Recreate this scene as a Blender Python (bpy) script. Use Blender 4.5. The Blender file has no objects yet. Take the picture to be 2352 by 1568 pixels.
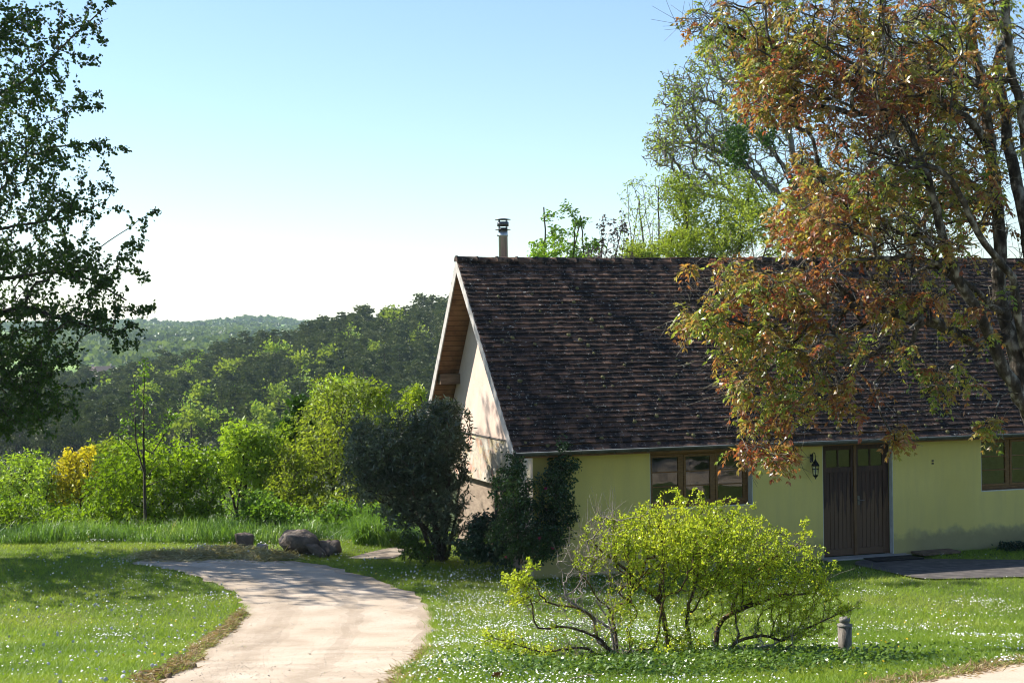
import bpy, math, random
import numpy as np
from mathutils import Vector
rng=np.random.default_rng(7); random.seed(7)
sc=bpy.context.scene
COL=sc.collection
# ------------------------------------------------------------------ camera, sky, sun, exposure
FP=3659.; CX,CY=1176.,784.           # focal length and centre of the 2352 px wide view used for measuring
pitch=24/FP; roll=.0145
CAM=np.array([0,0,4.3])
Fv=np.array([0,math.cos(pitch),-math.sin(pitch)]);R0=np.array([1,0,0.]);U0=np.array([0,math.sin(pitch),math.cos(pitch)])
Rv=math.cos(roll)*R0-math.sin(roll)*U0; Uv=math.cos(roll)*U0+math.sin(roll)*R0
cd=bpy.data.cameras.new('camera'); cam=bpy.data.objects.new('camera',cd); COL.objects.link(cam)
from mathutils import Matrix
cam.matrix_world=Matrix(((Rv[0],Uv[0],-Fv[0],CAM[0]),(Rv[1],Uv[1],-Fv[1],CAM[1]),(Rv[2],Uv[2],-Fv[2],CAM[2]),(0,0,0,1)))
cd.sensor_width=36; cd.lens=36*FP/2352; cd.clip_end=20000; cd.clip_start=.1
sc.camera=cam
SUN=np.array([-.727,.285,.625]); SUN/=np.linalg.norm(SUN)
elev=math.asin(SUN[2]); az=math.atan2(SUN[0],SUN[1])
w=bpy.data.worlds.new("World"); sc.world=w; w.use_nodes=True
nt=w.node_tree; bg=nt.nodes['Background']; sky=nt.nodes.new('ShaderNodeTexSky'); sky.sky_type='NISHITA'
sky.sun_disc=False; sky.sun_elevation=elev; sky.sun_rotation=az; sky.air_density=1.0; sky.dust_density=.35; sky.ozone_density=3.2; sky.altitude=200
nt.links.new(sky.outputs[0],bg.inputs[0]); bg.inputs[1].default_value=.089
sl=bpy.data.lights.new('sun','SUN'); sl.energy=5; sl.angle=math.radians(.5); sl.color=(1,.94,.84)
so=bpy.data.objects.new('sun',sl); COL.objects.link(so); so.rotation_euler=Vector(SUN).to_track_quat('Z','Y').to_euler(); so.location=(-30,20,40)
sc.view_settings.view_transform='Standard'; sc.view_settings.look='None'; sc.view_settings.exposure=1.15; sc.view_settings.gamma=1
sc.cycles.max_bounces=6; sc.cycles.diffuse_bounces=3; sc.cycles.transmission_bounces=4; sc.cycles.transparent_max_bounces=8; sc.cycles.volume_bounces=1
sc.cycles.use_denoising=True; sc.cycles.filter_width=1.05
# ------------------------------------------------------------------ helpers
def pt(px,py,Y):
    d=Fv+(px-CX)/FP*Rv+(CY-py)/FP*Uv
    return CAM+d*(Y/d[1])
def tag(o,label=None,cat=None,group=None,kind=None):
    if label:o['label']=label
    if cat:o['category']=cat
    if group:o['group']=group
    if kind:o['kind']=kind
    return o
def empty(name,loc,rz=0):
    o=bpy.data.objects.new(name,None); COL.objects.link(o); o.location=loc; o.rotation_euler=(0,0,rz); o.empty_display_size=.3
    return o
def mesh_np(name,V,faces,mat=None,parent=None,org=None,attr=None,smooth=False):
    V=np.asarray(V,dtype=np.float32).reshape(-1,3)
    if org is not None: V=V-np.asarray(org,dtype=np.float32)
    me=bpy.data.meshes.new(name); me.vertices.add(len(V)); me.vertices.foreach_set('co',V.ravel())
    fl=[np.asarray(f,dtype=np.int32) for f in faces if len(f)]
    loops=np.concatenate([f.ravel() for f in fl]); tot=np.concatenate([np.full(len(f),f.shape[1],dtype=np.int32) for f in fl])
    st=np.concatenate([[0],np.cumsum(tot)[:-1]]).astype(np.int32)
    me.loops.add(len(loops)); me.loops.foreach_set('vertex_index',loops)
    me.polygons.add(len(tot)); me.polygons.foreach_set('loop_start',st); me.polygons.foreach_set('loop_total',tot)
    if smooth: me.polygons.foreach_set('use_smooth',np.ones(len(tot),dtype=bool))
    if attr is not None:
        a=me.attributes.new('rnd','FLOAT','FACE'); a.data.foreach_set('value',np.asarray(attr,dtype=np.float32))
    me.update(calc_edges=True); me.validate()
    if mat: me.materials.append(mat)
    o=bpy.data.objects.new(name,me); COL.objects.link(o)
    if parent: o.parent=parent
    return o
class MB:
    def __init__(s): s.v=[]; s.f=[]; s.a=[]
    def add(s,V,F,a=.5):
        n=len(s.v); s.v+= [tuple(p) for p in V]; s.f+=[tuple(i+n for i in f) for f in F]; s.a+=[a]*len(F)
    def box(s,x0,x1,y0,y1,z0,z1,a=.5,M=None):
        V=[(x0,y0,z0),(x1,y0,z0),(x1,y1,z0),(x0,y1,z0),(x0,y0,z1),(x1,y0,z1),(x1,y1,z1),(x0,y1,z1)]
        if M is not None: V=[tuple(M@Vector(p)) for p in V]
        s.add(V,[(0,3,2,1),(4,5,6,7),(0,1,5,4),(1,2,6,5),(2,3,7,6),(3,0,4,7)],a)
    def prism(s,poly,x0,x1):   # poly in (y,z), extruded along x
        n=len(poly); V=[(x0,)+tuple(p) for p in poly]+[(x1,)+tuple(p) for p in poly]
        s.add(V,[tuple(range(n))[::-1],tuple(range(n,2*n))]+[(i,(i+1)%n,(i+1)%n+n,i+n) for i in range(n)])
    def lathe(s,prof,cx=0,cy=0,z0=0,k=20):
        V=[];F=[]
        for r,z in prof:
            for i in range(k):
                a=2*math.pi*i/k; V.append((cx+r*math.cos(a),cy+r*math.sin(a),z0+z))
        for j in range(len(prof)-1):
            for i in range(k): F.append((j*k+i,j*k+(i+1)%k,(j+1)*k+(i+1)%k,(j+1)*k+i))
        F.append(tuple(range(k))[::-1]); F.append(tuple((len(prof)-1)*k+i for i in range(k)))
        s.add(V,F)
    def tube(s,pts,r,k=8):
        pts=[Vector(p) for p in pts]; V=[];F=[]
        rs=r if isinstance(r,(list,tuple)) else [r]*len(pts)
        for i,p in enumerate(pts):
            d=(pts[min(i+1,len(pts)-1)]-pts[max(i-1,0)]).normalized()
            q=d.to_track_quat('Z','Y')
            for j in range(k):
                a=2*math.pi*j/k; V.append(p+q@Vector((math.cos(a)*rs[i],math.sin(a)*rs[i],0)))
        for i in range(len(pts)-1):
            for j in range(k): F.append((i*k+j,i*k+(j+1)%k,(i+1)*k+(j+1)%k,(i+1)*k+j))
        F.append(tuple(range(k))[::-1]); F.append(tuple((len(pts)-1)*k+i for i in range(k)))
        s.add(V,F)
    def build(s,name,mat,parent=None,smooth=False,bevel=0,org=None):
        me=bpy.data.meshes.new(name)
        V=s.v if org is None else [(p[0]-org[0],p[1]-org[1],p[2]-org[2]) for p in s.v]
        me.from_pydata(V,[],s.f); me.materials.append(mat)
        a=me.attributes.new('rnd','FLOAT','FACE'); a.data.foreach_set('value',np.array(s.a,dtype=np.float32))
        if smooth:
            for p in me.polygons: p.use_smooth=len(p.vertices)<=4
        o=bpy.data.objects.new(name,me); COL.objects.link(o)
        if parent:o.parent=parent
        if bevel:
            b=o.modifiers.new('bevel','BEVEL'); b.width=bevel; b.segments=2; b.limit_method='ANGLE'
        return o
# ---- materials
def nd(nt,t,**k):
    n=nt.nodes.new(t)
    for a,b in k.items(): setattr(n,a,b)
    return n
def ramp(nt,stops,fac):
    r=nd(nt,'ShaderNodeValToRGB'); e=r.color_ramp.elements
    while len(e)<len(stops): e.new(.5)
    for i,(p,c) in enumerate(stops): e[i].position=p; e[i].color=(*c,1)
    nt.links.new(fac,r.inputs[0]); return r.outputs[0]
def noise(nt,scale,detail=4,rough=.55,vec=None,coord='Object'):
    n=nd(nt,'ShaderNodeTexNoise'); n.inputs['Scale'].default_value=scale; n.inputs['Detail'].default_value=detail; n.inputs['Roughness'].default_value=rough
    if vec is None:
        tc=nd(nt,'ShaderNodeTexCoord'); vec=tc.outputs[coord]
    nt.links.new(vec,n.inputs['Vector']); return n.outputs[0]
def mixc(nt,f,a,b,mode='MIX'):
    m=nd(nt,'ShaderNodeMix',data_type='RGBA',blend_type=mode)
    for s,v in ((m.inputs[0],f),(m.inputs[6],a),(m.inputs[7],b)):
        if isinstance(v,(int,float)): s.default_value=v
        elif isinstance(v,tuple): s.default_value=(*v,1)
        else: nt.links.new(v,s)
    return m.outputs[2]
def bump(nt,h,strength,dist=.02):
    b=nd(nt,'ShaderNodeBump'); b.inputs['Strength'].default_value=strength; b.inputs['Distance'].default_value=dist; nt.links.new(h,b.inputs['Height']); return b.outputs[0]
def newmat(name):
    m=bpy.data.materials.new(name); m.use_nodes=True; nt=m.node_tree; return m,nt,nt.nodes['Principled BSDF']
def pm(name,stops,scale=5,rough=.8,bmp=0,bscale=None,metal=0,detail=5,stretch=None,spec=.3,dist=.02):
    m,nt,b=newmat(name)
    tc=nd(nt,'ShaderNodeTexCoord'); v=tc.outputs['Object']
    if stretch:
        mp=nd(nt,'ShaderNodeMapping'); mp.inputs['Scale'].default_value=stretch; nt.links.new(v,mp.inputs[0]); v=mp.outputs[0]
    n=noise(nt,scale,detail,vec=v)
    nt.links.new(ramp(nt,stops,n),b.inputs['Base Color'])
    b.inputs['Roughness'].default_value=rough; b.inputs['Metallic'].default_value=metal; b.inputs['Specular IOR Level'].default_value=spec
    if bmp: nt.links.new(bump(nt,noise(nt,bscale or scale*4,4,vec=v),bmp,dist),b.inputs['Normal'])
    return m
def flat(name,c,rough=.6,metal=0,v=.15): return pm(name,[(.3,tuple(x*(1-v) for x in c)),(.7,tuple(x*(1+v) for x in c))],8,rough,metal=metal)
def leafmat(name,stops,trans=.35,tstops=None,rough=.5,spec=.35):
    m,nt,b=newmat(name)
    at=nd(nt,'ShaderNodeAttribute',attribute_name='rnd')
    c=ramp(nt,stops,at.outputs['Fac']); nt.links.new(c,b.inputs['Base Color']); b.inputs['Roughness'].default_value=rough; b.inputs['Specular IOR Level'].default_value=spec
    tr=nd(nt,'ShaderNodeBsdfTranslucent'); 
    if tstops: tcol=ramp(nt,tstops,at.outputs['Fac'])
    else: tcol=mixc(nt,1.0,c,(1.5,1.45,.55),'MULTIPLY')
    nt.links.new(tcol,tr.inputs[0])
    mx=nd(nt,'ShaderNodeMixShader'); mx.inputs[0].default_value=trans; nt.links.new(b.outputs[0],mx.inputs[1]); nt.links.new(tr.outputs[0],mx.inputs[2])
    nt.links.new(mx.outputs[0],nt.nodes['Material Output'].inputs['Surface']); return m
# ---- terrain
def sst(x,a,b):
    t=np.clip((x-a)/(b-a),0,1); return t*t*(3-2*t)
def H(x,y):
    x=np.asarray(x,dtype=float); y=np.asarray(y,dtype=float)
    t=np.clip((y-15)/10,0,1)
    herm=(2*t**3-3*t**2+1)*1.0+(t**3-2*t**2+t)*10*(-.11)
    z=np.where(y<=15,2.65-.11*np.maximum(y,-30),herm)
    z=z+np.where(y<30,.02*np.sin(x*.9+1)*np.sin(y*.7)+.012*np.sin(x*2.3+y*1.7),.02*np.sin(x*.9+1)*np.sin(y*.7))*(1-sst(y,24,27))
    a=x/np.maximum(y,1)*FP+CX
    hc=np.interp(a,[-2500,-400,0,250,450,560,700,830,1010,1200,2400,4500],[-30,-24,-18,-14,-10,-6.5,-2.5,1.5,4,6,6,-10])
    fc=np.interp(a,[-2500,-600,0,350,420,480,540,620,700,800,2400,5000],[5,14,17,17,13,15,19,20,14,12,10,0])
    q=np.maximum(y-26*sst(x,0,7)*(1-sst(y,90,160)),0)
    nodes=[34.3,50,80,150,220,420,600,800,1000,1400,2200,2700,4500,9000]
    vals=[0,-4.5,-11,-15,-14.5,hc,-35,-13,-7,1,fc,fc-8,-10,-20]
    zz=np.zeros_like(y)
    for i in range(len(nodes)-1):
        s=np.clip((q-nodes[i])/(nodes[i+1]-nodes[i]),0,1); 
        s2=s*s*(3-2*s) if nodes[i]>=220 else s
        m=(q>=nodes[i])
        zz=np.where(m,vals[i]*(1-s2)+vals[i+1]*s2,zz)
    return np.where(y>33,zz,z)+np.where(y>200,1.5*np.sin(x*.03)*np.sin(y*.021),0)
def Hs(x,y): return float(H(np.array([x]),np.array([y]))[0])
def gp(px,py):
    d=Fv+(px-CX)/FP*Rv+(CY-py)/FP*Uv; lo=2.
    for Y in np.arange(3,90,.25):
        P=CAM+d*(Y/d[1])
        if P[2]<Hs(P[0],P[1]):
            lo=Y-.25; hi=Y
            for _ in range(20):
                m=(lo+hi)/2; P=CAM+d*(m/d[1])
                if P[2]<Hs(P[0],P[1]): hi=m
                else: lo=m
            return P
    return P
def inpoly(x,y,poly):
    c=np.zeros(len(x),bool); n=len(poly)
    for i in range(n):
        x0,y0=poly[i]; x1,y1=poly[(i+1)%n]
        if y0==y1: continue
        k=((y0>y)!=(y1>y))&(x<(x1-x0)*(y-y0)/(y1-y0)+x0); c^=k
    return c
def nrm(a): return a/np.maximum(np.linalg.norm(a,axis=-1,keepdims=True),1e-9)
# ---- foliage primitives
def leaves_mesh(P,D,L,W,fold=.12,hexa=False,up=None,face=None):
    n=len(P); D=nrm(D); r=rng.normal(size=(n,3))
    if face is not None: D=nrm(D-nrm(face)*(D*nrm(face)).sum(1,keepdims=True)); r=np.cross(nrm(face),D)
    if up is not None: r=r*(1-up)+np.array([0,0,1.])*up*2
    S=nrm(np.cross(D,r)); N=np.cross(S,D); L=np.broadcast_to(np.asarray(L,float),(n,))[:,None]; W=np.broadcast_to(np.asarray(W,float),(n,))[:,None]
    if not hexa:
        V=np.stack([P,P+D*L*.45+S*W*.5+N*W*fold,P+D*L-N*L*.08,P+D*L*.45-S*W*.5+N*W*fold],1).reshape(-1,3)
        F=np.arange(n*4).reshape(n,4)
    else:
        V=np.stack([P,P+D*L*.3+S*W*.5+N*W*fold,P+D*L*.7+S*W*.38+N*W*fold,P+D*L-N*L*.12,P+D*L*.7-S*W*.38+N*W*fold,P+D*L*.3-S*W*.5+N*W*fold],1).reshape(-1,3)
        b=np.arange(n)[:,None]*6
        F=np.concatenate([b+np.array([[0,1,2,3]]),b+np.array([[0,3,4,5]])],1).reshape(-1,4)
    return V,F
def tubes(pos,par,rad,lim=.02):
    idx=np.where(par>=0)[0]; out=[]; FF=[]; off=0
    for lo,hi,k in ((0,.006,3),(.006,lim,4),(lim,9,7)):
        s=idx[(rad[idx]>=lo)&(rad[idx]<hi)]
        if not len(s): continue
        p1=pos[s]; p0=pos[par[s]]; r1=rad[s]; r0=np.minimum(rad[par[s]],r1*1.25)
        d=nrm(p1-p0); p0=p0-d*(r1*.6)[:,None]
        h=np.where(np.abs(d[:,2:3])>.9,np.array([[1.,0,0]]),np.array([[0,0,1.]])); a=nrm(np.cross(d,h)); b=np.cross(d,a)
        th=np.arange(k)*2*math.pi/k
        ring=a[:,None]*np.cos(th)[None,:,None]+b[:,None]*np.sin(th)[None,:,None]
        V=np.concatenate([p0[:,None]+ring*r0[:,None,None],p1[:,None]+ring*r1[:,None,None]],1)
        m=len(s); base=(np.arange(m)*2*k)[:,None,None]+off
        j=np.arange(k); q=np.stack([j,(j+1)%k,(j+1)%k+k,j+k],1)[None]
        FF.append((base+q).reshape(-1,4)); out.append(V.reshape(-1,3)); off+=m*2*k
    return np.concatenate(out),np.concatenate(FF)
def spline(P,step,jit=0):
    P=np.asarray(P,float); out=[]
    Q=np.vstack([2*P[0]-P[1],P,2*P[-1]-P[-2]])
    for i in range(1,len(Q)-2):
        n=max(1,int(np.linalg.norm(Q[i+1]-Q[i])/step))
        for j in range(n):
            t=j/n; out.append(.5*((2*Q[i])+(-Q[i-1]+Q[i+1])*t+(2*Q[i-1]-5*Q[i]+4*Q[i+1]-Q[i+2])*t*t+(-Q[i-1]+3*Q[i]-3*Q[i+1]+Q[i+2])*t**3))
    out.append(P[-1]); out=np.array(out)
    if jit: out[1:]+=rng.normal(size=(len(out)-1,3))*jit
    return out
def grow(seeds,tips,alpha=.3,step=.3,jit=.03,sag=0.,r_tip=.003,expo=2.3,ctrl=.4,lift=0.):
    cap=400000//8+len(tips)*24+5000
    pos=np.zeros((cap,3)); par=np.full(cap,-1); plen=np.zeros(cap); rmin=np.zeros(cap); dr=np.zeros((cap,3)); n=0
    for (P,r0,r1) in seeds:
        S=spline(P,step,jit*.5)
        if n:
            j=int(np.argmin(np.linalg.norm(pos[:n]-S[0],axis=1)))
        else: j=-1
        for i,p in enumerate(S):
            pos[n]=p; par[n]=j; plen[n]=(plen[j]+np.linalg.norm(p-pos[j])) if j>=0 else 0
            rmin[n]=r0+(r1-r0)*i/max(1,len(S)-1); dr[n]=nrm(S[min(i+1,len(S)-1)]-S[max(i-1,0)]); j=n; n+=1
    nseed=n
    T=np.asarray(tips); dm=np.array([np.min(np.linalg.norm(pos[:n]-t,axis=1)) for t in T]); order=np.argsort(dm)
    paths=[]
    for ti in order:
        t=T[ti]; d=np.linalg.norm(pos[:n]-t,axis=1); j=int(np.argmin(d+alpha*plen[:n])); L=d[j]
        if L<1e-4: continue
        m=max(2,int(math.ceil(L/step))); p0=pos[j]; c=p0+dr[j]*L*ctrl+np.array([0,0,lift*L])
        pr=j; ids=[]
        for i in range(1,m+1):
            s=i/m; p=(1-s)**2*p0+2*s*(1-s)*c+s*s*t+np.array([0,0,-sag*L*math.sin(math.pi*s)])
            if i<m: p=p+rng.normal(size=3)*jit
            pos[n]=p; par[n]=pr; plen[n]=plen[pr]+np.linalg.norm(p-pos[pr]); dr[n]=nrm(p-pos[pr]); ids.append(n); pr=n; n+=1
        paths.append(ids)
    pos=pos[:n]; par=par[:n]; cnt=np.zeros(n); 
    for ids in paths: cnt[ids[-1]]+=1
    for i in range(n-1,0,-1):
        if par[i]>=0: cnt[par[i]]+=cnt[i]
    rad=np.maximum(rmin[:n],r_tip*np.maximum(cnt,1)**(1/expo))
    return pos,par,rad,paths,dr[:n],nseed
def blob_tips(blobs,shell=.3):
    out=[]
    for (px,py,rx,ry,Y,rd,n) in blobs:
        c=pt(px,py,Y); v=nrm(rng.normal(size=(n,3)))*(rng.random((n,1))**shell)
        out.append(c+v*np.array([rx*Y/FP,rd,ry*Y/FP]))
    return np.concatenate(out)
def twig_leaves(pos,dr,paths,m,k,spread,dirmix,drop,jl=.03,prob=1.):
    """leaf bases and directions on the last m nodes of each twig"""
    ids=np.array([i for p in paths for i in p[-m:] if rng.random()<prob]); ids=np.repeat(ids,k)
    tt=rng.random((len(ids),1)); P=pos[ids]-dr[ids]*tt*spread+rng.normal(size=(len(ids),3))*jl
    D=nrm(dr[ids]*dirmix+rng.normal(size=(len(ids),3))*(1-dirmix)*1.2+np.array([0,0,-1.])*drop)
    return P,D,ids
def clump_rnd(P,scale,seed,amp=.6,base=.5):
    ph=np.random.default_rng(seed).random(6)*6.28; q=P/scale
    v=(np.sin(q[:,0]*1.3+ph[0]+np.sin(q[:,2]*1.1+ph[1]))+np.sin(q[:,1]*1.7+ph[2]+q[:,0]*.6)+np.sin(q[:,2]*1.9+ph[3]))/3
    return np.clip(base+v*amp*.5+rng.normal(size=len(P))*.11,0,1)
def plant(name,label,cat,root,blobs,lm,bm,L=.07,W=.03,k=3,m=3,stems=4,group=None,step=.2,jit=.02,drop=.1,dirmix=.5,hexa=False,seeds=None,
          r_tip=.003,r0=.05,alpha=.3,parts=('branches','foliage'),jl=.03,shell=.33,sag=0.,lift=0.,prob=1.,cl=.6,amp=.6,base=.5,ctrl=.4,expo=2.3,up=None,spread=.1,out=.8):
    tips=blob_tips(blobs,shell); root=np.asarray(root,float)
    if seeds is None:
        seeds=[]
        for i in range(stems):
            b=blobs[i%len(blobs)]; c=pt(b[0],b[1],b[4])+rng.normal(size=3)*.15
            mid=root*.5+c*.5+np.array([0,0,.1])+rng.normal(size=3)*.12*np.linalg.norm(c-root)*.5
            seeds.append((np.array([root+np.array([rng.normal()*.08,rng.normal()*.08,-.1]),mid,c]),r0,r0*.35))
    pos,par,rad,paths,dr,ns=grow(seeds,tips,alpha,step,jit,sag,r_tip,expo,ctrl,lift)
    e=empty(name,root); tag(e,label,cat,group)
    V,F=tubes(pos,par,rad); mesh_np(parts[0],V,[F],bm,e,org=root,smooth=True)
    P,D,ids=twig_leaves(pos,dr,paths,m,k,spread,dirmix,drop,jl,prob)
    sc_=rng.uniform(.65,1.25,len(P)); cc=P.mean(0)-np.array([0,0,.25])*P[:,2].std(); fc_=nrm((P-cc)/np.maximum(P.std(0),.2))*out+rng.normal(size=P.shape)*.6+np.array([0,0,.25]); V,F=leaves_mesh(P,D,L*sc_,W*sc_,hexa=hexa,up=up,face=fc_)
    a=clump_rnd(P,cl,len(P),amp,base)
    if hexa: a=np.repeat(a,2)
    mesh_np(parts[1],V,[F],lm,e,org=root,attr=a)
    return e,(pos,par,rad,paths,dr,ns)
# ------------------------------------------------------------------ ground sheet
def lines(a,b,st,lo,hi,g=1.09):
    mid=list(np.arange(a,b+1e-6,st)); s=st; up=[]; x=b
    while x<hi: s*=g; x+=s; up.append(x)
    s=st; dn=[]; x=a
    while x>lo: s*=g; x-=s; dn.append(x)
    return np.array(dn[::-1]+mid+up)
gx=lines(-14,14,.25,-3500,3500,1.07); gy=lines(8,42,.25,-80,9000,1.045)
X,Y=np.meshgrid(gx,gy); Z=H(X,Y)
V=np.stack([X,Y,Z],-1).reshape(-1,3); nx,ny=len(gx),len(gy)
i=np.arange(nx-1)[None,:]+np.arange(ny-1)[:,None]*nx; F=np.stack([i,i+1,i+1+nx,i+nx],-1).reshape(-1,4)
m,nt,b=newmat('meadow_ground')
n1=noise(nt,1.1,5); n2=noise(nt,14,4)
c=ramp(nt,[(.3,(.07,.11,.02)),(.55,(.10,.14,.03)),(.75,(.15,.15,.05))],n1)
c=mixc(nt,.35,c,ramp(nt,[(.35,(.02,.035,.008)),(.65,(.11,.12,.05))],n2))
# far land: fields and woods in patches
geo=nd(nt,'ShaderNodeNewGeometry'); sx=nd(nt,'ShaderNodeSeparateXYZ'); nt.links.new(geo.outputs['Position'],sx.inputs[0])
mr=nd(nt,'ShaderNodeMapRange'); mr.inputs[1].default_value=550; mr.inputs[2].default_value=700; nt.links.new(sx.outputs[1],mr.inputs[0])
nf=noise(nt,.006,2); cf=ramp(nt,[(.4,(.10,.17,.04)),(.5,(.20,.31,.07)),(.6,(.17,.24,.08))],nf)
mr2=nd(nt,'ShaderNodeMapRange'); mr2.inputs[1].default_value=60; mr2.inputs[2].default_value=200; nt.links.new(sx.outputs[1],mr2.inputs[0])
c=mixc(nt,mr2.outputs[0],c,ramp(nt,[(.4,(.022,.032,.012)),(.65,(.05,.06,.022))],noise(nt,.15,4)))
c=mixc(nt,mr.outputs[0],c,cf)
nt.links.new(c,b.inputs['Base Color']); b.inputs['Roughness'].default_value=.95; b.inputs['Specular IOR Level'].default_value=.1
nt.links.new(bump(nt,n2,.5,.03),b.inputs['Normal'])
g=mesh_np('ground',V,[F],m,smooth=True); tag(g,kind='structure')
# ------------------------------------------------------------------ gravel path
Lpx=[(240,1760),(300,1640),(345,1568),(400,1540),(450,1500),(505,1462),(545,1420),(556,1388),(545,1362),(500,1343),(430,1318),(370,1303),(300,1294)]
Rpx=[(830,1760),(900,1640),(925,1568),(962,1530),(988,1490),(1002,1440),(995,1400),(955,1368),(900,1345),(830,1318),(700,1291),(560,1284),(330,1286)]
Lw=[(-2.4,2),(-2.1,6)]+[tuple(gp(*p)[:2]) for p in Lpx]; Rw=[(1.8,2),(.6,6)]+[tuple(gp(*p)[:2]) for p in Rpx]
def resamp(P,n):
    S=spline([(a,b,0) for a,b in P],.08); d=np.concatenate([[0],np.cumsum(np.linalg.norm(np.diff(S,axis=0),axis=1))])
    t=np.linspace(0,d[-1],n); return np.stack([np.interp(t,d,S[:,0]),np.interp(t,d,S[:,1])],1)
# match the two edges knot by knot
def edge(P,n=18):
    out=[]
    for i in range(len(P)-1):
        for j in range(n):
            t=j/n; out.append((P[i][0]*(1-t)+P[i+1][0]*t,P[i][1]*(1-t)+P[i+1][1]*t))
    out.append(P[-1]); A=np.array(out)
    for _ in range(12): A[1:-1]=.25*A[:-2]+.5*A[1:-1]+.25*A[2:]
    return A
LE,RE=edge(Lw),edge(Rw); NA=len(LE); NB=26
wob=lambda s,n:np.interp(np.arange(n),np.arange(0,n+3,3),np.random.default_rng(s).normal(size=len(np.arange(0,n+3,3)))*.05)
d=nrm(RE-LE); LE=LE+d*wob(1,NA)[:,None]; RE=RE+d*wob(2,NA)[:,None]
s=np.linspace(0,1,NB)[None,:,None]; G=LE[:,None]*(1-s)+RE[:,None]*s
PX,PY=G[...,0],G[...,1]; sm=np.minimum(s[0,:,0],1-s[0,:,0]); PZ=H(PX,PY)+.012
V=np.stack([PX,PY,PZ],-1).reshape(-1,3); i=np.arange(NB-1)[None,:]+np.arange(NA-1)[:,None]*NB; F=np.stack([i,i+1,i+1+NB,i+NB],-1).reshape(-1,4)
def gravel_mat(name,tint=1.,ruts=False):
    m,nt,b=newmat(name)
    n1=noise(nt,1.3,5); n2=noise(nt,60,3,.7); n3=noise(nt,2.6,6,.7)
    c=ramp(nt,[(.3,(.38*tint,.30*tint,.22*tint)),(.5,(.50*tint,.41*tint,.32*tint)),(.7,(.58*tint,.49*tint,.40*tint))],n1)
    c=mixc(nt,ramp(nt,[(.36,(.42,.42,.42)),(.6,(0,0,0))],n2),c,(.25,.205,.15))
    c=mixc(nt,ramp(nt,[(.5,(0,0,0)),(.8,(.5,.5,.5))],n3),c,(.30,.24,.16))
    if ruts:
        at=nd(nt,'ShaderNodeAttribute',attribute_name='rnd')
        ad_=nd(nt,'ShaderNodeMath',operation='MULTIPLY_ADD'); nt.links.new(noise(nt,1.1,4,.6),ad_.inputs[0]); ad_.inputs[1].default_value=.16; nt.links.new(at.outputs['Fac'],ad_.inputs[2])
        rr=ramp(nt,[(.0,(1,1,1)),(.10,(.6,.6,.6)),(.19,(.15,.15,.15)),(.31,(.75,.75,.75)),(.42,(.05,.05,.05)),(.60,(.1,.1,.1)),(.68,(.7,.7,.7)),(.76,(.05,.05,.05)),(.98,(.1,.1,.1)),(1,(.7,.7,.7))],ad_.outputs[0])
        c=mixc(nt,mixc(nt,1.,rr,ramp(nt,[(.3,(.35,.35,.35)),(.6,(1,1,1))],noise(nt,1.7,6,.7)),'MULTIPLY'),c,(.25,.195,.14))
    nt.links.new(c,b.inputs['Base Color']); b.inputs['Roughness'].default_value=.95; b.inputs['Specular IOR Level'].default_value=.15
    nt.links.new(bump(nt,n2,.12,.008),b.inputs['Normal']); return m
M_gravel=gravel_mat('pale_gravel')
tag(mesh_np('path',V,[F],gravel_mat('pale_gravel_ruts',1.,True),smooth=True,attr=np.tile((np.arange(NB-1)+.5)/(NB-1),NA-1)),kind='structure')
pathpoly=[tuple(p) for p in LE]+[tuple(p) for p in RE[::-1]]
def patch(name,px,mat,off=.01,kind='structure',world=None,n=40):
    W=world or [tuple(gp(*p)[:2]) for p in px]
    A=np.array(W); x0,y0=A.min(0); x1,y1=A.max(0)
    # radial fan grid: rings shrinking to the centroid
    E_=edge(list(W)+[W[0]],6)[:-1]; cen=A.mean(0); K=10; rings=[cen+(E_-cen)*(1-j/K) for j in range(K)]
    Vv=np.concatenate([np.stack([r[:,0],r[:,1],H(r[:,0],r[:,1])+off],1) for r in rings]); n=len(E_)
    Ff=[(j*n+i,j*n+(i+1)%n,(j+1)*n+(i+1)%n,(j+1)*n+i) for j in range(K-1) for i in range(n)]
    Vv=np.vstack([Vv,[cen[0],cen[1],Hs(*cen)+off]]); T=[((K-1)*n+i,(K-1)*n+(i+1)%n,len(Vv)-1) for i in range(n)]
    o=mesh_np(name,Vv,[np.array(Ff),np.array(T)],mat,smooth=True)
    if kind: tag(o,kind=kind)
    return o,W
_,ppoly2=patch('path',[(795,1283),(850,1268),(905,1256),(935,1258),(925,1272),(905,1286)],gravel_mat('grey_gravel',.62),.012)
_,ppoly3=patch('path',[(1980,1600),(2060,1578),(2180,1556),(2260,1538),(2380,1520),(2700,1490),(3300,1440),(4000,1420),(4000,1560),(3200,1620),(2500,1750),(2050,1720)],M_gravel,.012)
# ------------------------------------------------------------------ house
PHI=math.radians(18.4); UU=np.array([math.cos(PHI),math.sin(PHI),0]); WW=np.array([-math.sin(PHI),math.cos(PHI),0])
PD=np.array([5.692,29.364,0]); HC=PD-5.655*UU
house=empty('house',HC,PHI)
tag(house,'low yellow rendered cottage with steep dark tiled roof and wooden double door','house')
def hw(x,y,z): return HC+UU*x+WW*y+np.array([0,0,z])
LEN=14.8; YA,ZA=2.871,5.66; YF,ZF=-.4,2.27; TF=(ZA-ZF)/(YA-YF); TB=1.30; ZB=2.15; YB=YA+(ZA-ZB)/TB
wallm,nt,b=newmat('yellow_render')
n1=noise(nt,.9,6); c=ramp(nt,[(.3,(.575,.475,.152)),(.7,(.64,.535,.185))],n1)
tc=nd(nt,'ShaderNodeTexCoord'); sp=nd(nt,'ShaderNodeSeparateXYZ'); nt.links.new(tc.outputs['Object'],sp.inputs[0])
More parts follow.
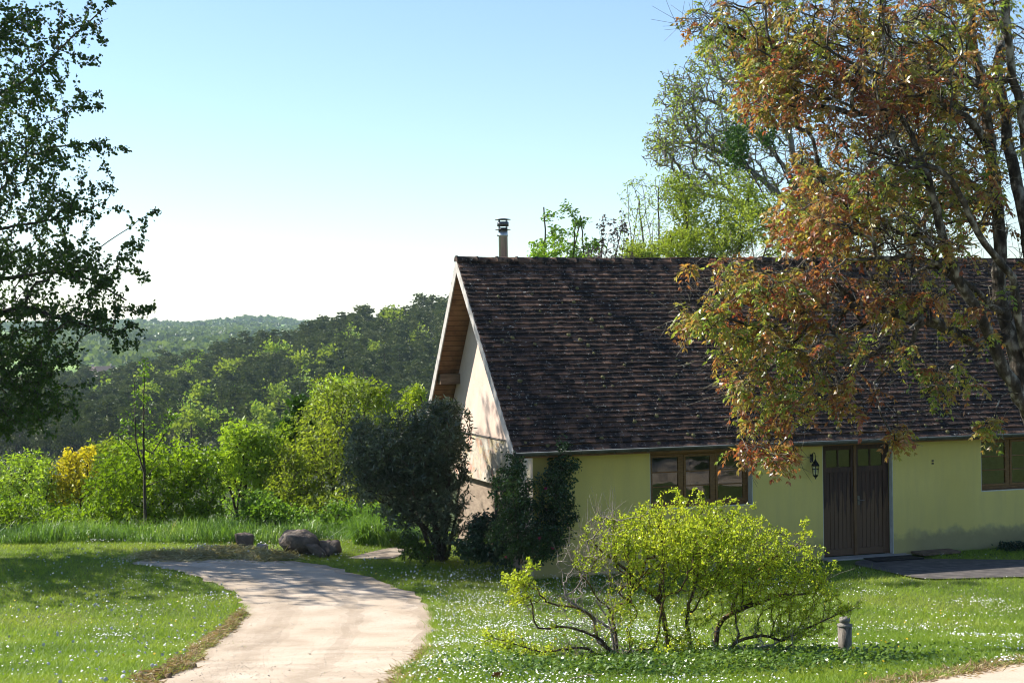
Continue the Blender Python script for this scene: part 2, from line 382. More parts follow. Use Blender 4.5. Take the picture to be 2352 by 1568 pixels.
# damp stain low on the wall, right of the door
nz=noise(nt,2.2,6,.65)
ma=nd(nt,'ShaderNodeMath',operation='MULTIPLY_ADD'); nt.links.new(nz,ma.inputs[0]); ma.inputs[1].default_value=-.75; nt.links.new(sp.outputs[2],ma.inputs[2])
zr=ramp(nt,[(.0,(1,1,1)),(.10,(0,0,0))],ma.outputs[0])
xr=nd(nt,'ShaderNodeMapRange'); xr.inputs[1].default_value=7.35; xr.inputs[2].default_value=7.75; nt.links.new(sp.outputs[0],xr.inputs[0])
mm=nd(nt,'ShaderNodeMath',operation='MULTIPLY'); nt.links.new(zr,mm.inputs[0]); nt.links.new(xr.outputs[0],mm.inputs[1])
m3=nd(nt,'ShaderNodeMath',operation='MULTIPLY'); nt.links.new(mm.outputs[0],m3.inputs[0]); m3.inputs[1].default_value=.6
c=mixc(nt,m3.outputs[0],c,ramp(nt,[(.35,(.20,.185,.12)),(.7,(.30,.27,.17))],noise(nt,6,5)))
mpw=nd(nt,'ShaderNodeMapping'); mpw.inputs['Scale'].default_value=(3,3,.45); nt.links.new(tc.outputs['Object'],mpw.inputs[0])
c=mixc(nt,ramp(nt,[(.45,(0,0,0)),(.75,(.28,.28,.28))],noise(nt,1.6,6,.65,vec=mpw.outputs[0])),c,(.36,.31,.17))
mb_=nd(nt,'ShaderNodeMath',operation='MULTIPLY_ADD'); nt.links.new(noise(nt,5,5,.6),mb_.inputs[0]); mb_.inputs[1].default_value=-.55; nt.links.new(sp.outputs[2],mb_.inputs[2])
c=mixc(nt,ramp(nt,[(.0,(.55,.55,.55)),(.16,(0,0,0))],mb_.outputs[0]),c,(.22,.19,.11))
nt.links.new(c,b.inputs['Base Color']); b.inputs['Roughness'].default_value=.92; b.inputs['Specular IOR Level'].default_value=.2
nt.links.new(bump(nt,noise(nt,45,5),.35,.01),b.inputs['Normal'])
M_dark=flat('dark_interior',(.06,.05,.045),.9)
M_reveal=flat('grey_plaster',(.50,.50,.47),.9)
# front wall, with openings
W1=(2.20,4.225,1.085,2.10); DR=(5.655,7.14,0,2.146); W2=(9.07,11.2,1.10,2.12)
f=MB(); zt=2.26; TH=.32
xs=.3
for (a,b_,z0,z1) in (W1,DR,W2):
    f.box(xs,a,0,TH,-.4,zt)
    if z0>0: f.box(a,b_,0,TH,-.4,z0)
    f.box(a,b_,0,TH,z1,zt); xs=b_
f.box(xs,LEN-.3,0,TH,-.4,zt)
f.box(0,.3,-.003,0.0005,-.4,zt-.03)
f.build('front_wall',wallm,house)
# pale reveals lining the openings
def reveal(W,parent,org,deep):
    a,b_,z0,z1=W; rv=MB()
    if z0>0: rv.prism([(-.003,z0),(deep,z0),(deep,z0+.02),(-.003,z0+.02)],a+.012,b_-.012)
    rv.box(b_-.012,b_,.004,deep,max(z0,.03),z1); rv.box(a,a+.012,.004,deep,max(z0,.03),z1)
    if z0<=0: rv.box(a+.012,b_-.012,.004,deep,z1-.004,z1)
    o=rv.build('reveal',M_reveal,parent,org=org); return o
gm,nt,b=newmat('gable_plaster')
tc=nd(nt,'ShaderNodeTexCoord'); sp=nd(nt,'ShaderNodeSeparateXYZ'); nt.links.new(tc.outputs['Object'],sp.inputs[0])
cp=ramp(nt,[(.3,(.49,.37,.295)),(.7,(.60,.47,.385))],noise(nt,2.5,6))
vo=nd(nt,'ShaderNodeTexVoronoi'); vo.inputs['Scale'].default_value=4.2; mp=nd(nt,'ShaderNodeMapping'); mp.inputs['Scale'].default_value=(1,1,1.5); nt.links.new(tc.outputs['Object'],mp.inputs[0]); nt.links.new(mp.outputs[0],vo.inputs['Vector'])
hsv=ramp(nt,[(0,(.45,.33,.2)),(.3,(.55,.5,.42)),(.5,(.5,.25,.17)),(.7,(.58,.47,.26)),(1,(.42,.42,.4))],vo.outputs['Color'])
vd=nd(nt,'ShaderNodeTexVoronoi',feature='DISTANCE_TO_EDGE'); vd.inputs['Scale'].default_value=4.2; nt.links.new(mp.outputs[0],vd.inputs['Vector'])
stone=mixc(nt,ramp(nt,[(.03,(1,1,1)),(.09,(0,0,0))],vd.outputs['Distance']),hsv,(.42,.38,.31))
stone=mixc(nt,.35,stone,ramp(nt,[(.35,(.12,.11,.09)),(.65,(.5,.45,.36))],noise(nt,12,5)))
gt=nd(nt,'ShaderNodeMath',operation='LESS_THAN'); nt.links.new(sp.outputs[2],gt.inputs[0]); gt.inputs[1].default_value=2.31
nt.links.new(mixc(nt,gt.outputs[0],cp,stone),b.inputs['Base Color']); b.inputs['Roughness'].default_value=.92
nt.links.new(bump(nt,noise(nt,30,5),.4,.012),b.inputs['Normal'])
RT=.16  # roof thickness measured down
def zu(y): return (ZF+(y-YF)*TF if y<=YA else ZA-(y-YA)*TB)-RT
yb=YB-.42
ga=MB(); ga.prism([(0,1.455),(0,zu(0)),(YA,zu(YA)),(yb,zu(yb)),(yb,1.455)],0,.3)
ga.prism([(0,-.4),(0,1.455),(.75,1.455),(.75,-.4)],0,.3)
ga.build('gable_wall',gm,house)
gl=MB(); gl.prism([(.75,-.4),(.75,1.455),(yb,1.455),(yb,-.4)],.14,.3); gl.build('lower_gable_wall',pm('bare_block_wall',[(.35,(.2,.15,.11)),(.65,(.3,.235,.175))],4,.95,.4,30,stretch=(1,1,3)),house)
ln=MB(); ln.box(-.018,-.001,.02,yb-.05,2.30,2.325); ln.build('drip_mould',flat('dark_lead',(.12,.11,.10),.8),house)
gp_=MB(); gp_.tube([(.06,2.3,-.2),(.06,2.3,1.45)],.03); gp_.build('drain_pipe',flat('pipe_dark',(.05,.04,.04),.6),house,smooth=True)
bw=MB(); bw.box(.3,LEN-.3,yb-.3,yb,-2.5,zu(yb)); bw.prism([(0,-.6),(0,zu(0)),(YA,zu(YA)),(yb,zu(yb)),(yb,-2.5)],LEN-.3,LEN); bw.build('back_wall',M_reveal,house)
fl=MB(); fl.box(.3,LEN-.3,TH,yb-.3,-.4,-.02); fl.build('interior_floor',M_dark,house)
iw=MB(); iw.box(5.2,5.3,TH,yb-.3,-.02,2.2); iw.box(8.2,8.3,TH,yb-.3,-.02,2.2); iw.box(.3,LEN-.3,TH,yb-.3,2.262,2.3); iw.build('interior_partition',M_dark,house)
# roof deck
OV=.459
deck=MB(); e=.03
deck.prism([(YF,ZF-e),(YA,ZA-e),(YB,ZB-e),(YB,ZB-RT+.02),(YA,ZA-RT+.02),(YF,ZF-RT+.02)],-OV+.03,LEN+.4)
M_soffit,nt,b=newmat('soffit_boards')
tc=nd(nt,'ShaderNodeTexCoord'); wv=nd(nt,'ShaderNodeTexWave',bands_direction='Z'); wv.inputs['Scale'].default_value=3.2; wv.inputs['Distortion'].default_value=.4; wv.inputs['Detail'].default_value=3; nt.links.new(tc.outputs['Object'],wv.inputs['Vector'])
c=ramp(nt,[(.3,(.13,.062,.026)),(.7,(.24,.13,.06))],noise(nt,3,6)); c=mixc(nt,ramp(nt,[(.0,(.8,.8,.8)),(.12,(0,0,0))],wv.outputs[0]),c,(.04,.022,.012))
c=mixc(nt,ramp(nt,[(.5,(0,0,0)),(.8,(.8,.8,.8))],noise(nt,7,5)),c,(.06,.035,.02))
nt.links.new(c,b.inputs['Base Color']); b.inputs['Roughness'].default_value=.85
roof=deck.build('roof',M_soffit,house)
# tiles, each course modelled
tm,nt,b=newmat('clay_tiles')
at=nd(nt,'ShaderNodeAttribute',attribute_name='rnd')
c=ramp(nt,[(0,(.034,.019,.014)),(.35,(.068,.038,.027)),(.7,(.12,.066,.045)),(1,(.20,.115,.08))],at.outputs['Fac'])
c=mixc(nt,ramp(nt,[(.44,(0,0,0)),(.56,(.92,.92,.92))],noise(nt,4.5,6,.7)),c,(.014,.0105,.009))
c=mixc(nt,ramp(nt,[(.60,(0,0,0)),(.68,(.85,.85,.85))],noise(nt,17,5,.7)),c,(.40,.38,.34))
nt.links.new(c,b.inputs['Base Color']); b.inputs['Roughness'].default_value=.85; b.inputs['Specular IOR Level'].default_value=.25
nt.links.new(bump(nt,noise(nt,35,5),.5,.012),b.inputs['Normal'])
def slope_tiles(name,y0,z0,y1,z1,nc):
    T=MB(); L=math.hypot(y1-y0,z1-z0); dy,dz=(y1-y0)/L,(z1-z0)/L; ny_,nz_=(-dz,dy) if y1>y0 else (dz,-dy)
    ex=L/nc; tl=ex*1.35
    for j in range(nc):
        s0=j*ex-(.05 if j==0 else 0); x=-OV-.01+(0 if j%2 else -.085)
        sagr=.012*math.sin(j*.9)
        while x<LEN+.42:
            wd=.168+random.uniform(-.003,.003); xa=max(x,-OV-.02)+.002; xb=min(x+wd,LEN+.43)-.001
            if xb-xa<.03: x+=wd; continue
            lift=random.gauss(.0,.0022)+(random.random()<.05)*.008; ds=random.gauss(0,.005)+.006*math.sin(x*1.3+j*.7)
            t=.022; a=min(1,max(0,random.gauss(.4,.22)+(.25 if j>nc-7 else 0)))
            sa,sb=s0+ds,s0+ds+tl
            h0=.031+lift+random.uniform(-.001,.001); h1=.001
            P=[]
            for (xx,dh) in ((xa,random.gauss(0,.0013)),(xb,random.gauss(0,.0013))):
                for (ss,hh) in ((sa,h0+dh-t),(sa,h0+dh),(sb,h1+.004),(sb,h1-t*.6)):
                    P.append((xx,y0+dy*ss+ny_*hh,z0+dz*ss+nz_*hh))
            T.add(P,[(0,1,2,3),(7,6,5,4),(1,5,6,2),(0,4,5,1),(3,2,6,7),(0,3,7,4)],a)
            x+=wd
    return T
T=slope_tiles('t',YF-.02,ZF-.02,YA,ZA-.0,41); T.build('roof_tiles',tm,roof)
T=slope_tiles('t',YB,ZB,YA,ZA,30); T.build('roof_tiles',tm,roof)
# ridge tiles
T=MB(); x=-OV-.03; k=9
while x<LEN+.4:
    l=.40; zz=.02*math.sin(x*.75+2.2)+random.gauss(0,.004); a=random.random()
    V=[];F=[]
    for (xx,r) in ((x,.118),(x+.03,.122),(x+.035,.107),(x+l+.02,.098)):
        for i in range(k):
            th=math.pi*(i/(k-1)); V.append((xx,YA+r*1.0*math.cos(th),ZA-.055+zz+r*.95*math.sin(th)))
    for j in range(3):
        for i in range(k-1): F.append((j*k+i,j*k+i+1,(j+1)*k+i+1,(j+1)*k+i))
    F.append(tuple(range(k))); F.append(tuple(3*k+i for i in range(k))[::-1]); T.add(V,F,.4+.6*a); x+=l
T.build('ridge_tiles',tm,roof,smooth=True)
# moss cushions on the tiles
T=MB()
for _ in range(240):
    s_=random.random()**1.3*.85; x=random.uniform(-.3,LEN); y=YF+(YA-YF)*s_; z=ZF+(ZA-ZF)*s_; r=random.uniform(.02,.05)
    V=[];F=[];kk=7
    for (rr,hh) in ((1,.0),(.85,.45),(.45,.75)):
        for i in range(kk):
            th=i*2*math.pi/kk; q=r*rr*random.uniform(.8,1.2); V.append((x+q*math.cos(th),y+q*math.sin(th)*.69-.72*(hh*r+.012),z+q*math.sin(th)*.72+.69*(hh*r+.012)))
    for j in range(2):
        for i in range(kk): F.append((j*kk+i,j*kk+(i+1)%kk,(j+1)*kk+(i+1)%kk,(j+1)*kk+i))
    F.append(tuple(2*kk+i for i in range(kk))); T.add(V,F)
T.build('moss_cushions',pm('roof_moss',[(.3,(.07,.065,.03)),(.7,(.16,.14,.06))],20,.95,.5,60),roof,smooth=True)['kind']='stuff'
# verge boards along the rakes
M_verge=pm('weathered_verge',[(.35,(.30,.28,.26)),(.65,(.46,.43,.40))],6,.75,.2,30)
for (y0,z0,y1,z1) in ((YF-.01,ZF-.01,YA,ZA),(YB,ZB,YA,ZA)):
    v=MB(); L=math.hypot(y1-y0,z1-z0); n=(-(z1-z0)/L,(y1-y0)/L) if y1>y0 else ((z1-z0)/L,-(y1-y0)/L)
    def q(y,z,h): return (y+n[0]*h,z+n[1]*h)
    v.prism([q(y0,z0,.0),q(y1,z1,.0),(y1,z1-.24),q(y0,z0,-.17)],-OV-.022,-OV+.0)
    v.build('verge_board',M_verge,house)
# purlins under the gable overhang
M_beam=pm('old_beam',[(.35,(.10,.065,.04)),(.65,(.2,.14,.09))],6,.9,.3,stretch=(.4,3,3))
for (y,) in ((YA+1.55,),(YA-1.5,)):
    v=MB(); z=zu(y)-.02; v.box(-OV+.05,.0,y-.09,y+.09,z-.2,z); v.build('purlin',M_beam,house)
v=MB(); v.box(-OV+.05,.0,YA-.07,YA+.07,zu(YA)-.25,zu(YA)-.02); v.build('purlin',M_beam,house)
# gutter
M_zinc=pm('dull_zinc',[(.35,(.075,.075,.07)),(.65,(.13,.13,.12))],5,.5,metal=.4)
gt_=MB(); V=[];F=[]; k=9; gy_,gz=YF-.075,ZF-.035; r=.068
xs=np.linspace(-OV-.02,LEN+.4,40)
for x in xs:
    for rr in (r,r-.006):
        for i in range(k):
            th=math.pi+math.pi*i/(k-1); V.append((x,gy_+rr*math.cos(th),gz+rr*math.sin(th)+.006*math.sin(x*.9)-.004*x*.3))
for j in range(len(xs)-1):
    o=j*2*k
    for i in range(k-1):
        F.append((o+i,o+i+1,o+2*k+i+1,o+2*k+i)); F.append((o+k+i,o+3*k+i,o+3*k+i+1,o+k+i+1))
    F.append((o,o+2*k,o+3*k,o+k)); F.append((o+k-1,o+2*k-1,o+4*k-1,o+3*k-1))
F.append(tuple(range(k))+tuple(range(2*k-1,k-1,-1)))
gt_.add(V,F); gut=gt_.build('gutter',M_zinc,house,smooth=True)
T=MB(); T.tube([(-OV-.02,gy_-r,gz),(LEN+.4,gy_-r,gz-.017)],.009,6); T.build('gutter_rim',flat('zinc_bright',(.30,.30,.29),.4,.5),gut,smooth=True)
for x in np.arange(.1,LEN,.62):
    T=MB(); pts=[(x,gy_+(r+.004)*math.cos(math.pi+math.pi*i/8),gz+(r+.004)*math.sin(math.pi+math.pi*i/8)) for i in range(9)]
    T.tube(pts,.008,5); T.build('gutter_bracket',M_zinc,gut)
# windows
M_wood=pm('oiled_window_wood',[(.35,(.13,.062,.02)),(.65,(.21,.11,.038))],5,.5,.1,stretch=(2,2,9))
M_glass,nt,b=newmat('window_glass')
fr=nd(nt,'ShaderNodeFresnel'); fr.inputs[0].default_value=1.5; gl_=nd(nt,'ShaderNodeBsdfGlossy'); gl_.inputs['Roughness'].default_value=.015; tr=nd(nt,'ShaderNodeBsdfTransparent'); tr.inputs[0].default_value=(.85,.87,.85,1)
ad=nd(nt,'ShaderNodeMath',operation='MULTIPLY_ADD'); nt.links.new(fr.outputs[0],ad.inputs[0]); ad.inputs[1].default_value=.9; ad.inputs[2].default_value=.02
mx=nd(nt,'ShaderNodeMixShader'); nt.links.new(ad.outputs[0],mx.inputs[0]); nt.links.new(tr.outputs[0],mx.inputs[1]); nt.links.new(gl_.outputs[0],mx.inputs[2]); nt.links.new(mx.outputs[0],nt.nodes['Material Output'].inputs['Surface'])
wn=noise(nt,1.5,2); nt.links.new(bump(nt,wn,.25,.03),gl_.inputs['Normal'])
def window(W,ncas,label):
    a,b_,z0,z1=W; a+=.013; b_-=.013; z0+=.021; y=.17
    we=empty('window',(a,y,z0)); we.parent=house; we['label']=label
    reveal(W,we,(a,y,z0),TH-.05)
    fw=.055
    fr=MB(); w_=b_-a; h=z1-z0-.003
    fr.box(0,w_,0,.09,0,fw); fr.box(0,w_,0,.09,h-fw,h); fr.box(0,fw,0,.09,fw,h-fw); fr.box(w_-fw,w_,0,.09,fw,h-fw)
    cw=(w_-2*fw)/ncas
    for i in range(1,ncas): fr.box(fw+i*cw-.028,fw+i*cw+.028,-.002,.085,fw,h-fw)
    fr.build('frame',M_wood,we,bevel=.004)
    for i in range(ncas):
        x0=fw+i*cw+(.028 if i else 0)+.003; x1=fw+(i+1)*cw-(.028 if i<ncas-1 else 0)-.003
        s=MB(); q=.045; g0,g1=fw+.003,h-fw-.003
        s.box(x0,x1,-.014,.045,g0,g0+q); s.box(x0,x1,-.014,.045,g1-q,g1); s.box(x0,x0+q,-.014,.045,g0+q,g1-q); s.box(x1-q,x1,-.014,.045,g0+q,g1-q)
        hh=(g1-g0-2*q)/3
        for j in (1,2): s.box(x0+q,x1-q,-.01,.035,g0+q+j*hh-.011,g0+q+j*hh+.011)
        s.build('casement',M_wood,we,bevel=.003)
        for j in range(3):
            g=MB(); g.box(x0+q-.002,x1-q+.002,.01,.014,g0+q+j*hh+(.009 if j else -.002),g0+q+(j+1)*hh-(.009 if j<2 else -.002))
            g.build('pane',M_glass,we)
    s=MB(); s.box(-.004,w_+.004,-.165,-.02,-.017,.006); s.build('sill',M_wood if ncas==3 else M_wood,we,bevel=.003)
window(W1,3,'three-part brown wooden window left of the door')
window(W2,3,'brown wooden window at the right edge of the photo')
# door
M_door,nt,b=newmat('weathered_door_wood')
tc=nd(nt,'ShaderNodeTexCoord'); mp=nd(nt,'ShaderNodeMapping'); mp.inputs['Scale'].default_value=(9,3,.7); nt.links.new(tc.outputs['Object'],mp.inputs[0])
c=ramp(nt,[(.35,(.022,.008,.005)),(.65,(.065,.026,.014))],noise(nt,2.2,6,.6,vec=mp.outputs[0]))
sp=nd(nt,'ShaderNodeSeparateXYZ'); nt.links.new(tc.outputs['Object'],sp.inputs[0])
ml=nd(nt,'ShaderNodeMath',operation='MULTIPLY_ADD'); nt.links.new(noise(nt,1.6,3,.5,vec=mp.outputs[0]),ml.inputs[0]); ml.inputs[1].default_value=-1.9; nt.links.new(sp.outputs[2],ml.inputs[2])
pl=ramp(nt,[(.0,(.65,.65,.65)),(.12,(0,0,0))],ml.outputs[0])
c=mixc(nt,pl,c,(.13,.07,.032)); nt.links.new(c,b.inputs['Base Color']); b.inputs['Roughness'].default_value=.7
nt.links.new(bump(nt,noise(nt,6,5,.6,vec=mp.outputs[0]),.4,.01),b.inputs['Normal'])
de=empty('door',(DR[0]+.013,.13,.03)); de.parent=house; de['label']='dark weathered double door with small glazed lights at the top'
w_=DR[1]-DR[0]-.03; h=DR[3]-.035
reveal(DR,de,(DR[0]+.013,.13,.03),.12)
fr=MB(); fr.box(0,.05,0,.1,0,h); fr.box(w_-.05,w_,0,.1,0,h); fr.box(.05,w_-.05,0,.1,h-.06,h); fr.build('frame',M_door,de,bevel=.004)
for i in range(2):
    x0=.052+i*(w_-.1)/2; x1=x0+(w_-.1)/2-.006; q=.075; zt0=h-.06; gz0,gz1=zt0-.40,zt0-.08
    s=MB()
    s.box(x0,x0+q,-.005,.05,.01,zt0-.004); s.box(x1-q,x1,-.005,.05,.01,zt0-.004); s.box(x0+q,x1-q,-.005,.05,.01,.13); s.box(x0+q,x1-q,-.005,.05,gz0-.1,gz0); s.box(x0+q,x1-q,-.005,.05,gz1,zt0-.004)
    s.box((x0+x1)/2-.012,(x0+x1)/2+.012,.0,.045,gz0,gz1)
    nb=6; bwid=(x1-x0-2*q)/nb
    for j in range(nb): s.box(x0+q+j*bwid+.003,x0+q+(j+1)*bwid-.003,.012,.035,.13,gz0-.1)
    s.box(x0+q,x1-q,.03,.04,.13,gz0-.1)
    s.build('door_leaf',M_door,de,bevel=.004)
    g=MB(); xm=(x0+x1)/2; g.box(x0+q-.002,xm-.01,.02,.024,gz0-.002,gz1+.002); g.box(xm+.01,x1-q+.002,.02,.024,gz0-.002,gz1+.002); g.build('pane',M_glass,de)
s=MB(); s.box(w_/2-.03,w_/2+.03,-.03,-.005,-.0,h-.06); s.build('cover_strip',pm('strip_wood',[(.35,(.10,.05,.02)),(.65,(.16,.085,.035))],4,.6,stretch=(5,5,1)),de,bevel=.006)
s=MB(); s.tube([(w_/2+.07,-.04,1.02),(w_/2+.18,-.045,1.02)],.009); s.tube([(w_/2+.08,.0,1.02),(w_/2+.08,-.042,1.02)],.008); s.box(w_/2+.055,w_/2+.1,-.012,-.004,.93,1.1); s.build('handle',flat('door_iron',(.12,.11,.1),.4,.8),de)
s=MB(); s.box(DR[0]-.03,DR[1]+.25,-.22,.12,-.1,.028); s.build('threshold',flat('threshold_stone',(.30,.28,.25),.9),house,bevel=.01)
s=MB(); s.box(8.0-.02,8.0+.02,-.012,.0,1.72,1.75); s.box(8.0-.02,8.0+.02,-.012,.0,1.67,1.70); s.build('wall_socket',M_dark,house)
# flue pipe
M_steel=pm('stainless_flue',[(.35,(.36,.37,.38)),(.65,(.5,.51,.52))],3,.35,metal=.7,stretch=(1,1,.3))
fx,fy=.6,YA+.42; fe=empty('flue_pipe',(fx,fy,ZA-.7)); fe.parent=house
T=MB(); T.lathe([(.088,0),(.088,1.17),(.094,1.175),(.094,1.2),(.09,1.21),(.09,1.3)],k=24); T.build('pipe',M_steel,fe,smooth=True)
T=MB(); T.lathe([(.095,1.3),(.15,1.3),(.15,1.306),(.08,1.312),(.08,1.34)],k=24); 
T.lathe([(.112,1.37),(.112,1.45),(.1,1.455)],k=24)
for i in range(4):
    a=i*math.pi/2+.6; T.tube([(.1*math.cos(a),.1*math.sin(a),1.3),(.1*math.cos(a),.1*math.sin(a),1.5)],.009,5)
T.lathe([(.155,1.495),(.155,1.502),(.05,1.52)],k=24); T.build('cowl',flat('dark_cowl',(.10,.10,.11),.4,.7),fe,smooth=True)
T=MB(); T.tube([(-.09,-.0,1.19),(-.125,-.0,1.19)],.014,8); T.build('clamp',M_steel,fe)
# wall lantern
M_iron=flat('black_iron',(.018,.018,.018),.45,.6)
le=empty('wall_lantern',hw(5.42,-.16,1.52),PHI); tag(le,'black iron carriage lantern hanging on the wall just left of the door','lantern'); le.scale=(.88,.88,.88)
T=MB(); 
k=6
def hexr(r,z,o=0): return [(r*math.cos(a*math.pi/3+o),r*math.sin(a*math.pi/3+o),z) for a in range(6)]
b0,t0=hexr(.055,.07),hexr(.085,.27)
for i in range(6): T.tube([b0[i],t0[i]],.0065,4)
for R_,z in ((.055,.07),(.085,.27),(.078,.2)): 
    hx=hexr(R_,z); 
    for i in range(6): T.tube([hx[i],hx[(i+1)%6]],.006,4)
T.lathe([(.005,-.01),(.014,.0),(.01,.02),(.03,.035),(.058,.066),(.05,.072)],k=12); T.build('cage',M_iron,le)
T=MB(); T.lathe([(.098,.27),(.09,.285),(.05,.345),(.035,.36),(.02,.39),(.008,.42)],k=6); T.build('hood',M_iron,le)
T=MB(); T.tube([(0,0,.41),(0,0,.47),(.0,.02,.53),(0,.08,.54),(0,.13,.50),(0,.15,.42)],.008,6); T.box(-.035,.035,.145,.159,.33,.5); T.build('bracket',M_iron,le)
T=MB(); V=hexr(.052,.072)+hexr(.082,.268); T.add(V,[(i,(i+1)%6,(i+1)%6+6,i+6) for i in range(6)]); T.build('glass',M_glass,le)
T=MB(); T.lathe([(.012,.07),(.012,.14),(.022,.15),(.022,.2),(.008,.215)],k=10); T.build('bulb',flat('candle_bulb',(.6,.58,.5),.3),le,smooth=True)
# stone slab by the door, mats
M_slab=pm('patio_slab',[(.3,(.045,.04,.038)),(.5,(.075,.066,.062)),(.7,(.12,.105,.095))],5,.85,.35,25)
slab_px=[(1965,1300),(2050,1318),(2112,1334),(2220,1331),(2352,1327),(2700,1320),(2700,1290),(2250,1288),(2060,1285),(1960,1288)]
so_,slabpoly=patch('patio_slab',slab_px,M_slab,.03)
ag=math.radians(4)
def mat_obj(name,label,c,hx,hy,th,mat,rot=0.,n=1):
    p=hw(*c); o=empty(name,p,PHI+rot); tag(o,label,'doormat' if 'door' in name else 'board')
    T=MB(); T.box(-hx,hx,-hy,hy,0,th); T.build('mat' if 'mat' in name else 'slat_panel',mat,o,bevel=.004)
    T=MB()
    if 'mat' in name:
        T.box(-hx,hx,-hy,-hy+.03,th,th+.008); T.box(-hx,hx,hy-.03,hy,th,th+.008); T.build('border',mat,o)
    else:
        for i in range(7): T.box(-hx,hx,-hy+i*2*hy/7+.004,-hy+(i+1)*2*hy/7-.004,th,th+.012)
        T.build('slats',mat,o)
    return o
mat_obj('doormat','thin black rubber doormat in front of the double door',(6.75,-.62,.034),.5,.22,.012,flat('black_rubber',(.015,.015,.016),.85))
mat_obj('slatted_board','low brown slatted mat right of the black doormat',(7.85,-.3,.034),.42,.2,.03,pm('brown_slats',[(.35,(.09,.06,.04)),(.65,(.16,.11,.075))],9,.9),.04)
# ------------------------------------------------------------------ lawn grass
def poly_mask(x,y):
    m=inpoly(x,y,pathpoly)|inpoly(x,y,ppoly2)|inpoly(x,y,ppoly3)|inpoly(x,y,slabpoly)
    rel=np.stack([x-HC[0],y-HC[1]],1); a=rel@UU[:2]; b=rel@WW[:2]
    m|=(a>0)&(b>-.05)&(b<6)&(a<LEN); m|=(a>5.4)&(a<7.5)&(b>-.9)&(b<0)
    return m
def scatter(n,x0,x1,y0,y1,fr=True):
    x=rng.uniform(x0,x1,n); y=rng.uniform(y0,y1,n)
    if fr:
        k=np.abs(x/y)<.36; x,y=x[k],y[k]
    k=~poly_mask(x,y); return x[k],y[k]
M_grass=leafmat('grass_blades',[(0,(.10,.18,.018)),(.4,(.19,.29,.03)),(.75,(.27,.34,.055)),(1,(.42,.40,.18))],.42,rough=.5)
def blades(x,y,hmin,hmax,wd,lean,name,mat,kind='stuff',two=False,z=None,amp=.8,base=.45,cl=.7):
    n=len(x); zb=H(x,y) if z is None else z; P=np.stack([x,y,zb-.005],1); hh=rng.uniform(hmin,hmax,n); th=rng.uniform(0,6.283,n)
    S=np.stack([np.cos(th),np.sin(th),0*th],1)*(wd*rng.uniform(.7,1.3,n))[:,None]*.5; ln=rng.normal(size=(n,2))*lean; D=np.stack([ln[:,0],ln[:,1],np.ones(n)],1)*hh[:,None]
    a=clump_rnd(P,cl,n,amp,base)
    if two: D=D*(.35+.95*clump_rnd(P,.55,n+1,1.3,.5))[:,None]
    if not two:
        V=np.stack([P-S,P+S,P+D],1).reshape(-1,3); F=np.arange(3*n).reshape(n,3)
        o=mesh_np(name,V,[F],mat,attr=a)
    else:
        M_=P+D*.55; tipd=D+np.stack([ln[:,0],ln[:,1],-np.abs(ln[:,0])-np.abs(ln[:,1])],1)*hh[:,None]*.9
        V=np.stack([P-S,P+S,M_+S*.8,M_-S*.8,P+tipd],1).reshape(-1,3); b=np.arange(n)[:,None]*5
        o=mesh_np(name,V,[b+np.array([[0,1,2,3]]),b+np.array([[3,2,4]])],mat,attr=np.concatenate([a,a]))
    tag(o,kind=kind) if kind else None
    return o
xa,ya=scatter(330000,-6.5,6.5,13.2,20.5); xb,yb_=scatter(360000,-12,10,20.5,35.2)
gx_=np.concatenate([xa,xb]); gy2=np.concatenate([ya,yb_])
o=blades(gx_,gy2,.03,.075,.010,.85,'lawn_grass',M_grass); tag(o,'short green lawn grass on both sides of the gravel path','grass')
# longer tufts in the lawn
xc,yc=scatter(2200,-10,10,13.5,33); xx=np.repeat(xc,9)+rng.normal(size=len(xc)*9)*.03; yy=np.repeat(yc,9)+rng.normal(size=len(xc)*9)*.03
o=blades(xx,yy,.06,.13,.008,.5,'grass_tufts',M_grass,amp=.3,base=.35); tag(o,'taller green tufts standing up in the mown lawn','grass')
eL=edge([tuple(p) for p in LE[30:160]],3); eR=edge([tuple(p) for p in RE[30:150]],3)
q_=np.concatenate([eL,eR]); i_=rng.integers(0,len(q_),9000); ex=q_[i_,0]+rng.normal(size=9000)*.045; ey=q_[i_,1]+rng.normal(size=9000)*.045
o=blades(ex,ey,.04,.11,.009,.9,'edge_grass',M_grass); tag(o,'ragged grass overhanging both edges of the gravel path','grass')
x6=rng.uniform(-5,1.5,5000); y6=rng.uniform(14,30,5000); c6=np.sin(x6*3+y6*.9)*np.sin(y6*1.3); k6=inpoly(x6,y6,pathpoly)&(c6>.75); o=blades(x6[k6],y6[k6],.015,.04,.008,1.2,'path_weeds',M_grass); tag(o,'small weeds sprouting in the gravel of the path','weeds')
# daisies and other small flowers
def discs(x,y,hmin,hmax,r,name,mat,label,cat,tilt=.4,dome=False):
    n=len(x); c=np.stack([x,y,H(x,y)+rng.uniform(hmin,hmax,n)],1); N=nrm(rng.normal(size=(n,3))*tilt+np.array([0,0,1.])); A=nrm(np.cross(N,rng.normal(size=(n,3)))); B=np.cross(N,A); rr=(r*rng.uniform(.6,1.25,n))[:,None]
    V=[];k=6
    for i in range(k): V.append(c+(A*math.cos(i*6.2832/k)+B*math.sin(i*6.2832/k))*rr)
    if dome:
        V.append(c+N*rr*.9); V=np.stack(V,1).reshape(-1,3); b=np.arange(n)[:,None]*7; F=np.concatenate([b+np.array([[i,(i+1)%6,6]]) for i in range(6)]); 
        o=mesh_np(name,V,[F],mat)
    else:
        V=np.stack(V,1).reshape(-1,3); o=mesh_np(name,V,[np.arange(n*6).reshape(n,6)],mat)
    tag(o,label,cat,kind='stuff'); return o
